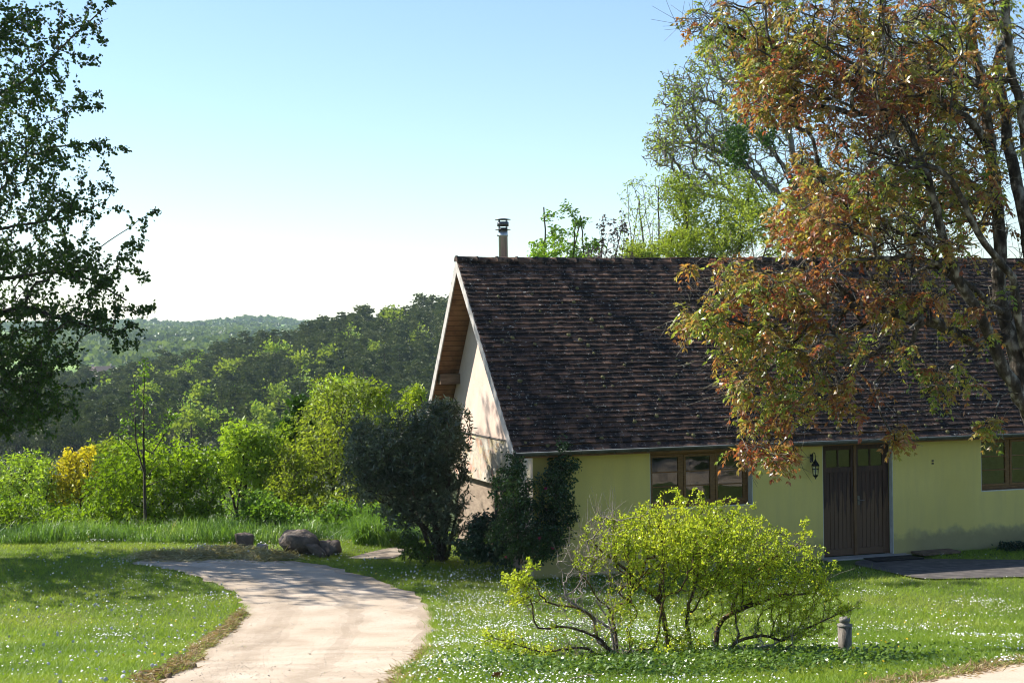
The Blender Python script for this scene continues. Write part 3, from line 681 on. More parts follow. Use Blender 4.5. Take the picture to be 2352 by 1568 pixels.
def clumped(n,x0,x1,y0,y1,nd_,sig,bg_,seed):
    r=np.random.default_rng(seed); c=np.stack([r.uniform(x0,x1,nd_),r.uniform(y0,y1,nd_)],1); wgt=r.random(nd_)**2; wgt/=wgt.sum(); i=r.choice(nd_,int(n*(1-bg_)),p=wgt); sg=r.uniform(.3,1.6,nd_)[i]*sig
    p=c[i]+r.normal(size=(len(i),2))*np.stack([sg*1.2,sg],1); q=np.stack([r.uniform(x0,x1,int(n*bg_)),r.uniform(y0,y1,int(n*bg_))],1); p=np.concatenate([p,q]); x,y=p[:,0],p[:,1]
    k=(np.abs(x/y)<.36)&~poly_mask(x,y)&(y>13); return x[k],y[k]
M_daisy=flat('daisy_petals',(.78,.77,.74),.7,v=.05)
x1,y1=clumped(11500,-1.4,2.4,14.,29,60,.45,.5,3); x2,y2=clumped(5200,2,9.5,14,29,80,.3,.25,4); x3,y3=clumped(4200,-9,-1,14,33.5,90,.35,.35,5)
x2,y2=x2,y2; kk_=~((((x1-1.75)/1.9)**2+((y1-16.1)/1.3)**2)<1); x1,y1=x1[kk_],y1[kk_]; kk_=~((((x2-1.75)/1.9)**2+((y2-16.1)/1.3)**2)<1); x2,y2=x2[kk_],y2[kk_]
xd=np.concatenate([x1,x2,x3]); yd=np.concatenate([y1,y2,y3])
discs(xd,yd,.055,.085,.0093,'daisies',M_daisy,'white daisies flowering thickly all over the lawn','flowers')
x4,y4=clumped(900,-9,-1,14,34,40,.6,.5,6)
discs(x4,y4,.08,.16,.02,'dandelion_clocks',flat('seed_head',(.5,.5,.46),.9),'pale grey dandelion seed heads in the left lawn','flowers',.8,True)
x5,y5=clumped(420,-9,7,14,34,40,.6,.5,8)
discs(x5,y5,.06,.12,.014,'yellow_flowers',flat('buttercup',(.6,.42,.02),.6),'tiny yellow flowers scattered in the grass','flowers',.6)
# gravel pebbles
x=rng.uniform(-6,2,15000); y=rng.uniform(13.5,30,15000); k=inpoly(x,y,pathpoly); x,y=x[k],y[k]; n=len(x)
r=rng.uniform(.003,.0075,n)*np.where(rng.random(n)<.05,1.8,1); c=np.stack([x,y,H(x,y)+.012+r*.3],1)
oc=np.array([[1,0,0],[-1,0,0],[0,1,0],[0,-1,0],[0,0,.7],[0,0,-.7]]); V=(c[:,None]+oc[None]*r[:,None,None]*rng.uniform(.6,1.3,(n,6,1))).reshape(-1,3)
b=np.arange(n)[:,None]*6; F=np.concatenate([b+np.array([[i,j,k_]]) for (i,j,k_) in ((0,2,4),(2,1,4),(1,3,4),(3,0,4),(2,0,5),(1,2,5),(3,1,5),(0,3,5))])
M_peb=leafmat('pebbles',[(0,(.33,.28,.21)),(.5,(.48,.41,.33)),(1,(.60,.54,.45))],.0,rough=.9)
tag(mesh_np('gravel',V,[F],M_peb,attr=np.tile(rng.random(n),8)),'loose pale gravel chippings lying on the path','gravel',kind='stuff')
# straw and soil along the path edges
M_straw=leafmat('dry_clippings',[(0,(.12,.075,.04)),(.5,(.30,.21,.12)),(1,(.52,.44,.27))],.2,rough=.8)
M_hay=leafmat('pale_hay',[(0,(.16,.17,.07)),(.4,(.34,.30,.17)),(1,(.62,.56,.38))],.25,rough=.8)
def straw(xy,n,wd,name,label,hh=.05,L=(.03,.11),mat=None):
    A=np.array(xy); i=rng.integers(0,len(A),n); c=A[i]+rng.normal(size=(n,2))*wd
    hump=np.exp(-((c-A[i])**2).sum(1)/(2*wd*wd)); z=H(c[:,0],c[:,1])+.012+rng.random(n)*hh*hump
    P=np.stack([c[:,0],c[:,1],z],1); D=rng.normal(size=(n,3))*np.array([1,1,.28]); l=rng.uniform(*L,n)
    V,F=leaves_mesh(P,D,l,.007+l*.05); o=mesh_np(name,V,[F],mat or M_straw,attr=clump_rnd(P,.25,n,.5,.5)); tag(o,label,'clippings',kind='stuff')
li=LE[34:150]
straw(li,9500,.055,'dry_clippings','brown dry grass clippings and soil heaped along the left path edge',.1)
ri=RE[36:110]; straw(ri,4500,.07,'dry_clippings','thin straw along the right edge of the path',.02)
p4=[gp(*p)[:2] for p in [(330,1283),(400,1281),(450,1278),(500,1268),(560,1270),(600,1280),(660,1284),(520,1276),(420,1286)]]
p4=edge([tuple(p) for p in p4],12); straw(p4,13000,.22,'dry_clippings','pale cut hay lying where the path bends behind the lawn',.16,(.05,.2),M_hay)
p5=edge([tuple(gp(*p)[:2]) for p in [(1960,1590),(2060,1568),(2180,1548),(2260,1532),(2400,1512)]],12); straw(p5,5000,.12,'dry_clippings','straw along the verge in the bottom right corner',.03)
# clods of soil along the left edge
T=MB()
for _ in range(260):
    p=li[rng.integers(0,len(li))]+rng.normal(size=2)*.05; r=random.uniform(.015,.05); c=Vector((p[0],p[1],Hs(p[0],p[1])+.012+r*.3)); V=[];kk=6
    V=[c+Vector((r*math.cos(a)*random.uniform(.7,1.2),r*math.sin(a)*random.uniform(.7,1.2),-r*.4)) for a in np.arange(6)*1.047]+[c+Vector((r*.6*math.cos(a)*random.uniform(.7,1.3),r*.6*math.sin(a)*random.uniform(.7,1.3),r*.5)) for a in np.arange(6)*1.047]+[c+Vector((0,0,r*.75))]
    T.add(V,[(i,(i+1)%6,(i+1)%6+6,i+6) for i in range(6)]+[(6+i,6+(i+1)%6,12) for i in range(6)])
tag(T.build('soil_clods',pm('dry_soil',[(.35,(.10,.06,.035)),(.65,(.22,.15,.09))],20,.95,.5,80),smooth=True),'brown soil clods turned up along the left path edge','soil',kind='stuff')
# tall grass on the verge
M_tall=leafmat('tall_grass',[(0,(.06,.13,.02)),(.5,(.12,.23,.04)),(.85,(.19,.3,.08)),(1,(.4,.4,.2))],.4,rough=.4,spec=.5)
def tall(pp,n,h0,h1,name,label,wd=.014):
    A=np.array([gp(*p)[:2] if len(p)==2 else p[:2] for p in pp]); x0,y0=A.min(0); x1,y1=A.max(0)
    x=rng.uniform(x0,x1,n); y=rng.uniform(y0,y1,n); k=inpoly(x,y,[tuple(a) for a in A]); x,y=x[k],y[k]
    dn=np.sin(x*3.1)*np.sin(y*2.3+x)+rng.normal(size=len(x))*.5; x,y,dn=x[dn>-.6],y[dn>-.6],dn[dn>-.6]
    o=blades(x,y,h0,h1,wd,.28,name,M_tall,two=True,cl=.5); tag(o,label,'grass')
tall([(-14.5,33.2,0),(-9.6,33.2,0),(-9.6,38,0),(-14.5,38,0)],30000,.14,.5,'tall_grass','tall unmown grass at the far left edge of the lawn')
tall([(-9.9,33.6,0),(-4.6,32.6,0),(-4.2,33.5,0),(-4.4,36.5,0),(-12,37.5,0)],48000,.15,.5,'tall_grass','tall unmown meadow grass below the green bushes left')
tall([(-4.4,33.4,0),(-2.9,32.9,0),(-1.8,33.0,0),(-1.8,35,0),(-4.6,36,0)],13000,.2,.6,'tall_grass','tall grass growing behind the boulders')
tall([(-3.3,32.4,0),(-2.6,31.9,0),(-2.3,33.2,0),(-3.0,33.8,0)],7000,.35,.75,'tall_grass','tall dark grass clump right of the boulders',.018)
# ------------------------------------------------------------------ rocks
M_rock=pm('weathered_rock',[(.3,(.06,.048,.038)),(.55,(.14,.112,.09)),(.75,(.32,.27,.22))],3.5,.92,.7,18,dist=.04)
def rock(px,py,w_,h_,d_,seed,label,lean=0,sharp=.35,mat=None):
    c=gp(px,py); r=np.random.default_rng(seed); n1,n2=30,18; V=[];F=[]
    K=r.normal(size=(13,3)); K[0]=[.05,-.1,1]; K=K/np.linalg.norm(K,axis=1,keepdims=True); dd=r.uniform(.42,.95,13); dd[0]=.5
    for j in range(n2+1):
        th=math.pi*j/n2
        for i in range(n1):
            a=2*math.pi*i/n1; v=np.array([math.sin(th)*math.cos(a),math.sin(th)*math.sin(a),math.cos(th)])
            sc_=1.
            for kk,dk in zip(K,dd):
                t=v@kk
                if t>.2 and kk is not K[12] and kk is not K[11]: sc_=min(sc_,dk/t)
            sc_=min(sc_,1.05)+.05*math.sin(v[0]*7+seed)*math.sin(v[1]*6)+.04*math.sin(v[2]*9+v[0]*4)+r.normal()*.012
            p=v*sc_*np.array([w_/2,d_/2,h_*.62]); p[0]+=lean*p[2]; V.append((c[0]+p[0],c[1]+d_/2+p[1],c[2]+h_*.4+p[2]))
    for j in range(n2):
        for i in range(n1): F.append((j*n1+i,(j+1)*n1+i,(j+1)*n1+(i+1)%n1,j*n1+(i+1)%n1))
    o=mesh_np('boulder',np.array(V),[np.array(F)],mat or M_rock,org=c,smooth=False); o.location=c; tag(o,label,'rock')
rock(688,1279,1.08,.62,.8,3,'largest grey boulder, broad and flat topped, beyond the path')
rock(562,1270,.4,.5,.4,5,'upright dark rock left of the biggest boulder',-.25)
rock(757,1280,.42,.42,.4,9,'pointed reddish-grey rock right of the biggest boulder',-.2)
rock(728,1283,.34,.34,.35,12,'narrow slab of rock leaning on the right side of the biggest boulder',-.7)
rock(596,1268,.3,.22,.25,14,'small pale stone between the upright rock and the biggest boulder',mat=pm('pale_rock',[(.3,(.2,.17,.15)),(.7,(.42,.38,.34))],5,.9,.5,20))
# ------------------------------------------------------------------ barks and leaves
M_bark=pm('grey_bark',[(.38,(.024,.019,.014)),(.52,(.07,.057,.044)),(.64,(.27,.25,.21))],9,.95,.7,30,stretch=(1,1,.5))
M_barkd=pm('dark_bark',[(.35,(.03,.024,.018)),(.65,(.09,.075,.058))],10,.95,.6,40)
M_moss=pm('mossy_bark',[(.35,(.035,.022,.014)),(.5,(.10,.062,.03)),(.62,(.15,.10,.018)),(.75,(.22,.17,.12))],7,.95,.8,60)
# ------------------------------------------------------------------ the big reddish-leaved tree, front right
YT=19.5
def pl(px,dy=0.): return np.array([pt(a,b,YT+dy*i/max(1,len(px)-1)) if len(c)==0 else pt(a,b,YT+c[0]) for i,(a,b,*c) in enumerate(px)])
root=np.array([6.75,19.6,0.]); root[2]=Hs(root[0],root[1])
def sd(px,r0,r1,dy=0,base=True):
    P=pl(px,dy); 
    if base: P=np.vstack([root+np.array([0,0,-.1]),root*.55+P[0]*.45+np.array([.1,0,.15]),P])
    return (P,r0,r1)
seeds=[sd([(2362,950),(2352,931),(2307,846),(2274,773),(2234,695),(2205,648),(2185,599),(2162,543),(2149,477),(2130,400)],.135,.045,-1.2),
 sd([(2362,910),(2352,892),(2323,780),(2300,714),(2293,648),(2297,550),(2290,484),(2277,362),(2264,230),(2247,164),(2231,99),(2225,0),(2215,-160)],.13,.045,.6),
 sd([(2370,850),(2352,790),(2343,721),(2323,635),(2280,583),(2247,533),(2214,471),(2180,410),(2130,380)],.09,.03,-1.6),
 sd([(2375,700),(2352,500),(2323,362),(2307,263),(2290,164),(2307,82),(2310,0),(2318,-150)],.12,.05,1.2),
 sd([(2400,700),(2365,420),(2352,296),(2336,214),(2320,148),(2313,66),(2307,0),(2300,-120)],.10,.04,-.6),
 sd([(2277,362),(2244,296),(2182,250),(2132,210),(2080,194),(2027,178),(1940,150)],.055,.02,-1,False),
 sd([(2257,200),(2198,168),(2132,161),(2080,151),(1980,90),(1850,60)],.05,.018,1,False),
 sd([(2149,477),(2120,380),(2093,306),(2067,263),(2034,224)],.04,.015,-.5,False),
 sd([(2300,714),(2267,690),(2205,640),(2130,600),(2050,590),(1950,600)],.04,.015,-1.5,False),
 sd([(2274,780),(2240,785),(2198,767),(2149,744),(2100,731),(2053,721),(1968,695),(1912,649)],.05,.014,-.8,False),
 sd([(2205,650),(2165,678),(2126,714),(2080,760),(2000,790)],.03,.01,-1.2,False),
 sd([(2053,721),(1978,750),(1928,777),(1886,803),(1800,860),(1760,930)],.03,.009,-.5,False),
 sd([(2130,400),(2050,420),(1950,450),(1860,470)],.035,.012,.8,False),
 sd([(1912,649),(1830,640),(1740,620),(1660,640)],.018,.007,.3,False),
 sd([(1950,700),(1915,800),(1930,900),(1960,960)],.016,.006,-.6,False),
 sd([(2290,484),(2230,420),(2170,350)],.045,.02,1.5,False),
 sd([(1900,650),(1880,760),(1850,830),(1790,900),(1760,1000),(1830,1055)],.016,.006,-.3,False)]
RB=[(1640,50,80,50,19,1.2,70),(1800,60,150,90,19.2,2,190),(1790,180,110,90,19,1.6,130),(2000,60,140,100,19.5,2.2,200),(1960,220,150,110,19,2,220),(2180,60,120,90,20,2,130),(2120,220,130,90,19.5,2,150),
 (1960,380,140,90,19,2,190),(2110,370,130,110,19.5,2,150),(1860,500,100,80,18.8,1.8,130),(2000,520,130,80,19.2,1.8,150),(1660,615,85,28,18.2,.8,55),(1600,725,75,32,18.,.7,55),(1750,660,120,60,18.3,1,110),(1720,790,100,60,18.2,1,85),
 (1700,880,60,50,18.2,.8,50),(1780,930,90,60,18.4,1,90),(1730,1030,60,25,18.2,.5,32),(1790,1045,45,22,18.2,.5,26),(1880,660,110,70,18.6,1.3,110),(1880,820,110,90,18.5,1.2,120),(1930,915,90,48,18.6,1,60),
 (2050,680,120,70,18.8,1.3,120),(2100,570,120,70,19,1.6,110),(2040,800,70,50,18.8,1,50),(2170,860,70,35,18.6,.8,40),(2150,905,40,18,18.6,.3,14),(2065,1000,32,16,18.4,.3,14),(2265,975,36,12,18.6,.3,10),(2270,330,90,220,20.5,2.2,110),
 (2310,640,60,150,20,1.6,50),(2230,720,80,80,19,1.2,35),(2200,250,130,200,20.5,2.5,200),(2080,60,200,60,20,2.5,140),(2180,450,120,110,20,2,110),(2320,200,40,200,21,2,60)]
tips=blob_tips([b[:6]+((int(b[6]*.72),) if b[1]>590 and b[6]>20 else (b[6],)) for b in RB],.4)
pos,par,rad,paths,dr,ns=grow(seeds,tips,.22,.17,.022,.05,.0036,2.25,.45)
te=empty('red_leaved_tree',root); tag(te,'big multi-stemmed tree with reddish and olive leaves in front of the house','tree')
V,F=tubes(pos,par,rad,.02); mesh_np('trunk',V,[F],M_bark,te,org=root,smooth=True)
# extra bare twigs
tipn=np.array([p[-1] for p in paths]); allp=pos
def bare_twigs(n,lo,hi,src,r,up=.2,parent=None,mat=None,name='twigs',org=None,rr=.0028):
    idx=src[rng.integers(0,len(src),n)]; P0=pos[idx]; D=nrm(dr[idx]*.4+rng.normal(size=(n,3))*.8+np.array([0,0,up])); L=rng.uniform(lo,hi,n)[:,None]
    P1=P0+D*L*.5; P2=P1+nrm(D+rng.normal(size=(n,3))*.3+np.array([0,0,up*.8]))*L*.5
    q=np.concatenate([P0,P1,P2]); pr=np.concatenate([np.full(n,-1),np.arange(n),np.arange(n)+n]); rd=np.concatenate([np.full(n,rr*1.4),np.full(n,rr*1.1),np.full(n,rr*.7)])
    V,F=tubes(q,pr,rd); return mesh_np(name,V,[F],mat or M_bark,parent,org=org,smooth=True)
src=np.arange(ns//3,len(pos)); bare_twigs(6000,.15,.6,src,None,.15,te,M_bark,'twigs',root)
# pinnate drooping leaves at the tips
wgt=rng.random(len(paths)); tp=pos[tipn]
pxp=(tp[:,0]/tp[:,1])*FP+CX; lump=clump_rnd(tp,.45,77,1.2,.5); keep=np.where((rng.random(len(paths))<np.interp(pxp,[1500,1800,2000,2150,2400],[.85,.68,.6,.52,.42])*np.interp(lump,[.32,.6],[.25,1.15])))[0]
P=[];D=[];A=[]
hue=clump_rnd(tp,.6,33,.6,.47)
for i in keep:
    p=pos[tipn[i]]; d0=dr[tipn[i]]; cv=np.clip(hue[i]+rng.normal()*.1,0,1)
    for j in range(rng.integers(4,7)):
        ra=nrm(d0*.6+rng.normal(size=3)*.75+np.array([0,0,.15])); Lr=rng.uniform(.10,.21); a_=np.clip(cv+rng.normal()*.2,0,1); side=nrm(np.cross(ra,np.array([0,0,1.])+rng.normal(size=3)*.35))
        st=p-d0*rng.uniform(0,.10)
        for q in range(4):
            s_=(q+1)/4; b_=st+ra*Lr*s_+np.array([0,0,-.10*s_*s_])
            for sg in (-1,1): P.append(b_); D.append(ra*.5+side*sg*.75+np.array([0,0,-.5-.3*s_])); A.append(a_)
        P.append(b_); D.append(ra+np.array([0,0,-.9])); A.append(a_)
P=np.array(P);D=np.array(D);A=np.array(A); pr_=P-CAM; qx=CX+FP*(pr_@Rv)/(pr_@Fv); qy=CY-FP*(pr_@Uv)/(pr_@Fv); ok_=~((qx>1838)&(qx<1920)&(qy>1018)); P,D,A=P[ok_],D[ok_],A[ok_]
D=D+rng.normal(size=(len(P),3))*.12; s_=rng.uniform(.75,1.2,len(P)); V,F=leaves_mesh(P,D,.070*s_,.029*s_,.18)
M_red=leafmat('bronze_leaves',[(0,(.20,.065,.04)),(.25,(.26,.125,.055)),(.45,(.28,.21,.06)),(.7,(.23,.25,.045)),(1,(.13,.2,.035))],.42,
  tstops=[(0,(.42,.10,.03)),(.25,(.52,.21,.05)),(.48,(.54,.38,.06)),(.72,(.40,.46,.05)),(1,(.24,.36,.04))],rough=.32,spec=.55)
mesh_np('crown',V,[F],M_red,te,org=root,attr=np.clip(np.array(A)+rng.normal(size=len(P))*.08,0,1))
print('red leaves',len(P),'nodes',len(pos))
# ------------------------------------------------------------------ left tree
YL=32.
lroot=np.array([-12.6,32.,0.]); lroot[2]=Hs(lroot[0],lroot[1])
def lp(px): return np.array([pt(a,b,YL+(c[0] if c else 0)) for (a,b,*c) in px])
lseeds=[(np.vstack([lroot-[0,0,.1],lp([(-265,1100),(-255,800),(-270,500),(-250,200),(-230,-150)])]),.2,.06),
 (lp([(-258,830),(-150,780),(-50,740),(50,705),(150,735),(250,760)]),.07,.02),(lp([(-262,700),(-150,640),(0,640),(120,625),(200,640),(290,690)]),.07,.015),
 (lp([(-262,650),(-120,560),(30,520),(150,500),(230,470)]),.05,.012),(lp([(-265,500),(-150,420),(0,380),(120,340),(200,330)]),.05,.012),(lp([(-262,400),(-100,260),(50,190),(150,100),(240,20)]),.05,.012),
 (lp([(-250,250),(-100,120),(0,60),(80,20)]),.05,.012),(lp([(-262,900),(-150,900),(0,880),(80,900)]),.05,.012),(lp([(-265,600,0),(-300,520,3),(-320,460,5)]),.06,.02),(lp([(-265,550,0),(-250,450,-2),(-240,420,-3.5)]),.06,.02),
 (lp([(-265,600,0),(-400,480,1),(-550,420,2)]),.07,.02),(lp([(-262,300,0),(-400,150,1),(-500,60,2)]),.06,.02),(lp([(120,625),(200,590),(270,540),(300,520),(350,488)]),.015,.006)]
LB=[(-60,80,190,110,32,2.8,330),(60,60,130,60,32,2,120),(-60,270,210,110,32,3,330),(90,200,110,70,31.5,1.6,110),(-30,440,200,100,32,3,330),(110,360,110,80,31.5,1.8,130),(0,590,200,80,32,2.8,300),(150,480,90,60,31.5,1.2,70),(150,600,110,60,31.5,1.6,130),
 (240,640,70,60,31.3,1,70),(60,720,190,60,32,2.4,230),(230,730,90,50,31.5,1,75),(60,820,140,70,31.6,2,300),(70,920,105,75,31.6,1.6,230),(-20,980,100,45,31.6,1.6,150),(-250,930,150,80,31,2,320),(310,560,25,50,31.4,.3,14),(210,60,50,50,31.5,.5,16),(230,330,40,25,31.5,.3,10),(330,510,18,20,31.4,.2,5),(310,720,30,30,31.4,.3,10),
 (280,790,30,25,31.4,.4,10),(190,130,35,30,31.5,.4,8),(200,230,30,20,31.5,.4,7),(230,430,30,30,31.5,.4,9),
 (-350,300,170,320,32,3.2,700),(-420,800,220,160,31.5,3,600),(-430,760,220,200,29.5,2.2,450),(-250,-150,260,150,32,3.5,330),(-330,750,170,170,32,2.4,200),(-560,300,120,300,33,2.5,160),(-120,860,140,90,32,2,350)]
lseeds.append((lp([(-235,60),(-80,-40),(100,-100),(260,-125),(420,-135)]),.06,.012)); LB+=[(120,-110,120,40,32,1,110),(300,-125,70,30,32,.6,45),(400,-135,40,22,32,.4,22),(-60,-90,140,70,32,1.5,160)]
M_lleaf=leafmat('lime_tree_leaves',[(0,(.02,.042,.010)),(.5,(.045,.09,.014)),(1,(.10,.17,.02))],.3,rough=.5,spec=.25)
for (a_,b_2) in [(235,90),(130,130),(225,215),(190,245),(235,240),(280,340),(255,350),(255,435),(240,380),(200,480),(275,482),(355,486),(320,572),(318,620),(345,712),(350,700),(325,760),(310,795),(300,745),(330,640),(120,1000),(180,960),(200,880),(260,800),(250,5),(210,20),(160,60),(215,140),(175,330)]:
    for _ in range(2): LB.append((a_,b_2,10,8,YL-rng.random()*.8,.3,2))
plant('lime_tree','tall dark leafy tree filling the left edge against the sky','tree',lroot,[b[:6]+(int(b[6]*(1.35 if b[0]<-90 else 1.05)),) for b in LB],M_lleaf,M_barkd,L=.076,W=.052,k=5,m=6,seeds=lseeds,step=.2,jit=.025,drop=.75,dirmix=.3,hexa=True,r_tip=.003,alpha=.3,parts=('trunk','crown'),jl=.025,shell=.55,cl=1.,amp=.5,base=.35,ctrl=.55,spread=.2,lift=.12)
# ------------------------------------------------------------------ shrubs by the gable
M_silver=leafmat('olive_grey_leaves',[(0,(.028,.046,.026)),(.55,(.065,.095,.055)),(.88,(.14,.18,.12)),(1,(.3,.34,.27))],.2,rough=.38,spec=.6)
sroot=gp(1003,1288)
sb=[(930,1040,150,100,29.6,1.3,1000),(1010,990,85,70,29.2,1.0,330),(880,1100,110,80,29.8,1.1,330),(1000,1100,90,90,29.4,1,330),(950,1180,90,50,29.6,.8,150),(1030,1190,50,70,29.4,.6,110),(830,1000,60,60,30,.8,90),(1020,935,55,22,29.2,.5,60),(1010,1250,35,30,29.8,.3,40)]
ss=[(np.array([sroot+[0,0,-.1],pt(990,1230,29.7),pt(940,1180,29.7),pt(860,1140,29.8),pt(830,1080,29.8)]),.05,.015),(np.array([sroot+[.05,0,-.1],pt(1000,1200,29.5),pt(970,1100,29.5),pt(930,1020,29.6)]),.05,.015),
 (np.array([sroot+[.1,-.05,-.1],pt(1025,1200,29.4),pt(1030,1080,29.3),pt(1020,980,29.2)]),.045,.012),(np.array([sroot+[-.1,.05,-.1],pt(975,1220,29.9),pt(920,1150,30.),pt(880,1040,30.1)]),.04,.012),(np.array([sroot+[.15,.05,-.1],pt(1045,1190,29.5),pt(1060,1080,29.4)]),.035,.01)]
plant('grey_green_shrub','large dark shrub with narrow silver-green leaves leaning against the gable wall','shrub',sroot,sb,M_silver,M_barkd,L=.10,W=.026,k=7,m=4,seeds=ss,step=.13,jit=.015,drop=-.15,dirmix=.5,jl=.025,cl=.3,base=.48,amp=.8,shell=.5,out=.5,spread=.1,lift=.25)
M_rose=leafmat('rose_leaves',[(0,(.012,.03,.012)),(.6,(.03,.065,.02)),(1,(.08,.14,.035))],.2,rough=.4,spec=.4)
rroot=gp(1235,1296)
rb=[(1175,1130,50,75,27.0,.45,200),(1200,1220,85,75,26.9,.55,300),(1290,1080,40,55,27.4,.35,120),(1285,1180,45,80,27.4,.4,170),(1180,1068,32,28,27.0,.25,30),(1295,1030,22,22,27.2,.2,18),(1245,1250,60,50,26.9,.5,130),(1320,1190,18,14,27.2,.15,8),(1265,1130,50,50,27.1,.4,90)]
rs=[(np.array([rroot+[-.3,0,-.1],pt(1190,1220,26.9),pt(1175,1120,27)]),.02,.008),(np.array([rroot+[.1,.1,-.1],pt(1270,1200,27.2),pt(1290,1080,27.4)]),.02,.008),(np.array([rroot+[.2,.1,-.1],pt(1290,1230,27.1),pt(1300,1140,27.3)]),.016,.007)]
re_,(rp,_,_,rpaths,rdr,_)=plant('climbing_rose','dark green climbing rose at the house corner reaching the gutter','shrub',rroot,rb,M_rose,M_barkd,L=.055,W=.032,k=7,m=3,seeds=rs,step=.12,jit=.02,drop=.25,dirmix=.3,jl=.035,cl=.3,spread=.1)
ids=[p[-1] for p in rpaths if rng.random()<.02]; P=np.repeat(rp[ids],14,0)+rng.normal(size=(len(ids)*14,3))*.012; V,F=leaves_mesh(P,rng.normal(size=(len(P),3))+[0,-.5,.3],.035,.03)
mg=leafmat('magenta_petals',[(0,(.20,.015,.09)),(1,(.35,.03,.16))],.3)
for i_,id_ in enumerate(ids[:18]):
    p=rp[id_]; ax=nrm(rng.normal(size=(14,3))+[0,-.5,.3]); V,F=leaves_mesh(np.repeat(p[None],14,0),ax,.035,.03); mesh_np('rose_flower',V,[F],mg,re_,org=rroot,attr=rng.random(14))
croot=gp(1110,1290)
M_low=leafmat('low_dark_leaves',[(0,(.010,.026,.014)),(.6,(.024,.055,.028)),(1,(.06,.11,.05))],.15,rough=.4,spec=.4)
plant('low_shrub','low dark shrub spreading between the gable shrub and the rose','shrub',croot,[(1120,1215,50,40,28.2,.5,150),(1090,1260,50,30,27.8,.5,130),(1150,1265,50,30,27.6,.5,120)],M_low,M_barkd,L=.07,W=.045,k=7,m=2,stems=3,step=.12,r0=.015,jl=.035,drop=.1)
plant('young_shrub','small leafy shrub with bright leaves at the foot of the grey shrub','shrub',gp(945,1285),[(945,1255,30,26,29.2,.3,70),(975,1268,22,18,29.,.3,40)],leafmat('mid_green_leaves',[(0,(.03,.06,.012)),(1,(.09,.16,.03))],.3),M_barkd,L=.06,W=.035,k=6,m=2,stems=3,step=.1,r0=.01,jl=.03)
wroot=gp(1158,1298); we_=empty('white_flower',wroot); tag(we_,'small clump of white flowers at the foot of the rose','flower')
mw=leafmat('white_petals',[(0,(.55,.56,.5)),(1,(.8,.8,.75))],.3)
for i_ in range(6):
    p=wroot+np.array([rng.normal()*.06,rng.normal()*.04,.13+rng.normal()*.03]); V,F=leaves_mesh(np.repeat(p[None],16,0),rng.normal(size=(16,3)),.045,.03); mesh_np('flower_head',V,[F],mw,we_,org=wroot,attr=rng.random(16))
V,F=leaves_mesh(np.repeat(wroot[None],60,0),rng.normal(size=(60,3))*.5+[0,0,1],.14,.02); mesh_np('stems',V,[F],M_low,we_,org=wroot,attr=rng.random(60))
# dark growth along the right end of the wall
plant('dark_wall_shrub','low dark creeper at the foot of the wall at the right edge','shrub',hw(10.9,-.3,0),[(2325,1262,50,22,30.2,.25,120),(2400,1250,50,40,30.2,.3,100)],M_low,M_barkd,L=.05,W=.03,k=7,m=2,stems=3,step=.1,r0=.01)
# ------------------------------------------------------------------ bright yellow-green bush in the foreground
YY=17.
def yp(l): return np.array([pt(a,b,YY+(c[0] if c else 0)) for (a,b,*c) in l])
yroot=gp(1500,1530); 
ys=[(yp([(1440,1560),(1405,1493),(1374,1473),(1363,1423),(1326,1395),(1284,1392),(1255,1380)]),.026,.008),
 (yp([(1425,1550,.2),(1410,1440,.2),(1400,1400,.2),(1370,1370,.1),(1345,1330),(1310,1290)]),.018,.005),
 (yp([(1430,1550,-.2),(1380,1470,-.2),(1300,1440,-.3),(1235,1440,-.2),(1222,1390,-.2),(1200,1335,-.2)]),.02,.005),
 (yp([(1430,1560,-.3),(1350,1490,-.4),(1250,1495,-.5),(1190,1480,-.5),(1130,1462,-.5)]),.018,.005),
 (yp([(1560,1560,.1),(1540,1500,.1),(1528,1433,.1),(1512,1378,.1),(1480,1350,.1),(1440,1310,.2),(1400,1280,.2),(1365,1250,.2)]),.036,.01),
 (yp([(1512,1378,.1),(1520,1330,.2),(1524,1270,.3),(1520,1200,.3)]),.026,.008),
 (yp([(1600,1560),(1578,1426),(1587,1374,-.1),(1600,1330,-.1),(1604,1300,-.1),(1620,1240,0),(1640,1180,.1)]),.02,.007),
 (yp([(1640,1560,.2),(1650,1440,.3),(1681,1407,.3),(1690,1367,.3),(1730,1320,.3),(1780,1280,.3),(1830,1255,.3)]),.036,.008),
 (yp([(1681,1407,.3),(1725,1389,.2),(1790,1367,.1),(1860,1360,.1),(1900,1330,.1)]),.024,.006),
 (yp([(1640,1540,-.2),(1690,1475,-.2),(1730,1461,-.2),(1768,1461,-.2),(1795,1470,-.2),(1840,1450,-.2),(1900,1420,-.2),(1965,1395,-.2)]),.022,.005),
 (yp([(1600,1565,-.5),(1681,1531,-.5),(1742,1527,-.5),(1790,1505,-.5),(1820,1480,-.5)]),.022,.009),
 (yp([(1640,1560,-.6),(1660,1530,-.6),(1710,1500,-.6),(1765,1490,-.6),(1772,1500,-.6)]),.012,.006),
 (yp([(1450,1380,.3),(1420,1360,.3),(1460,1330,.4)]),.012,.005)]
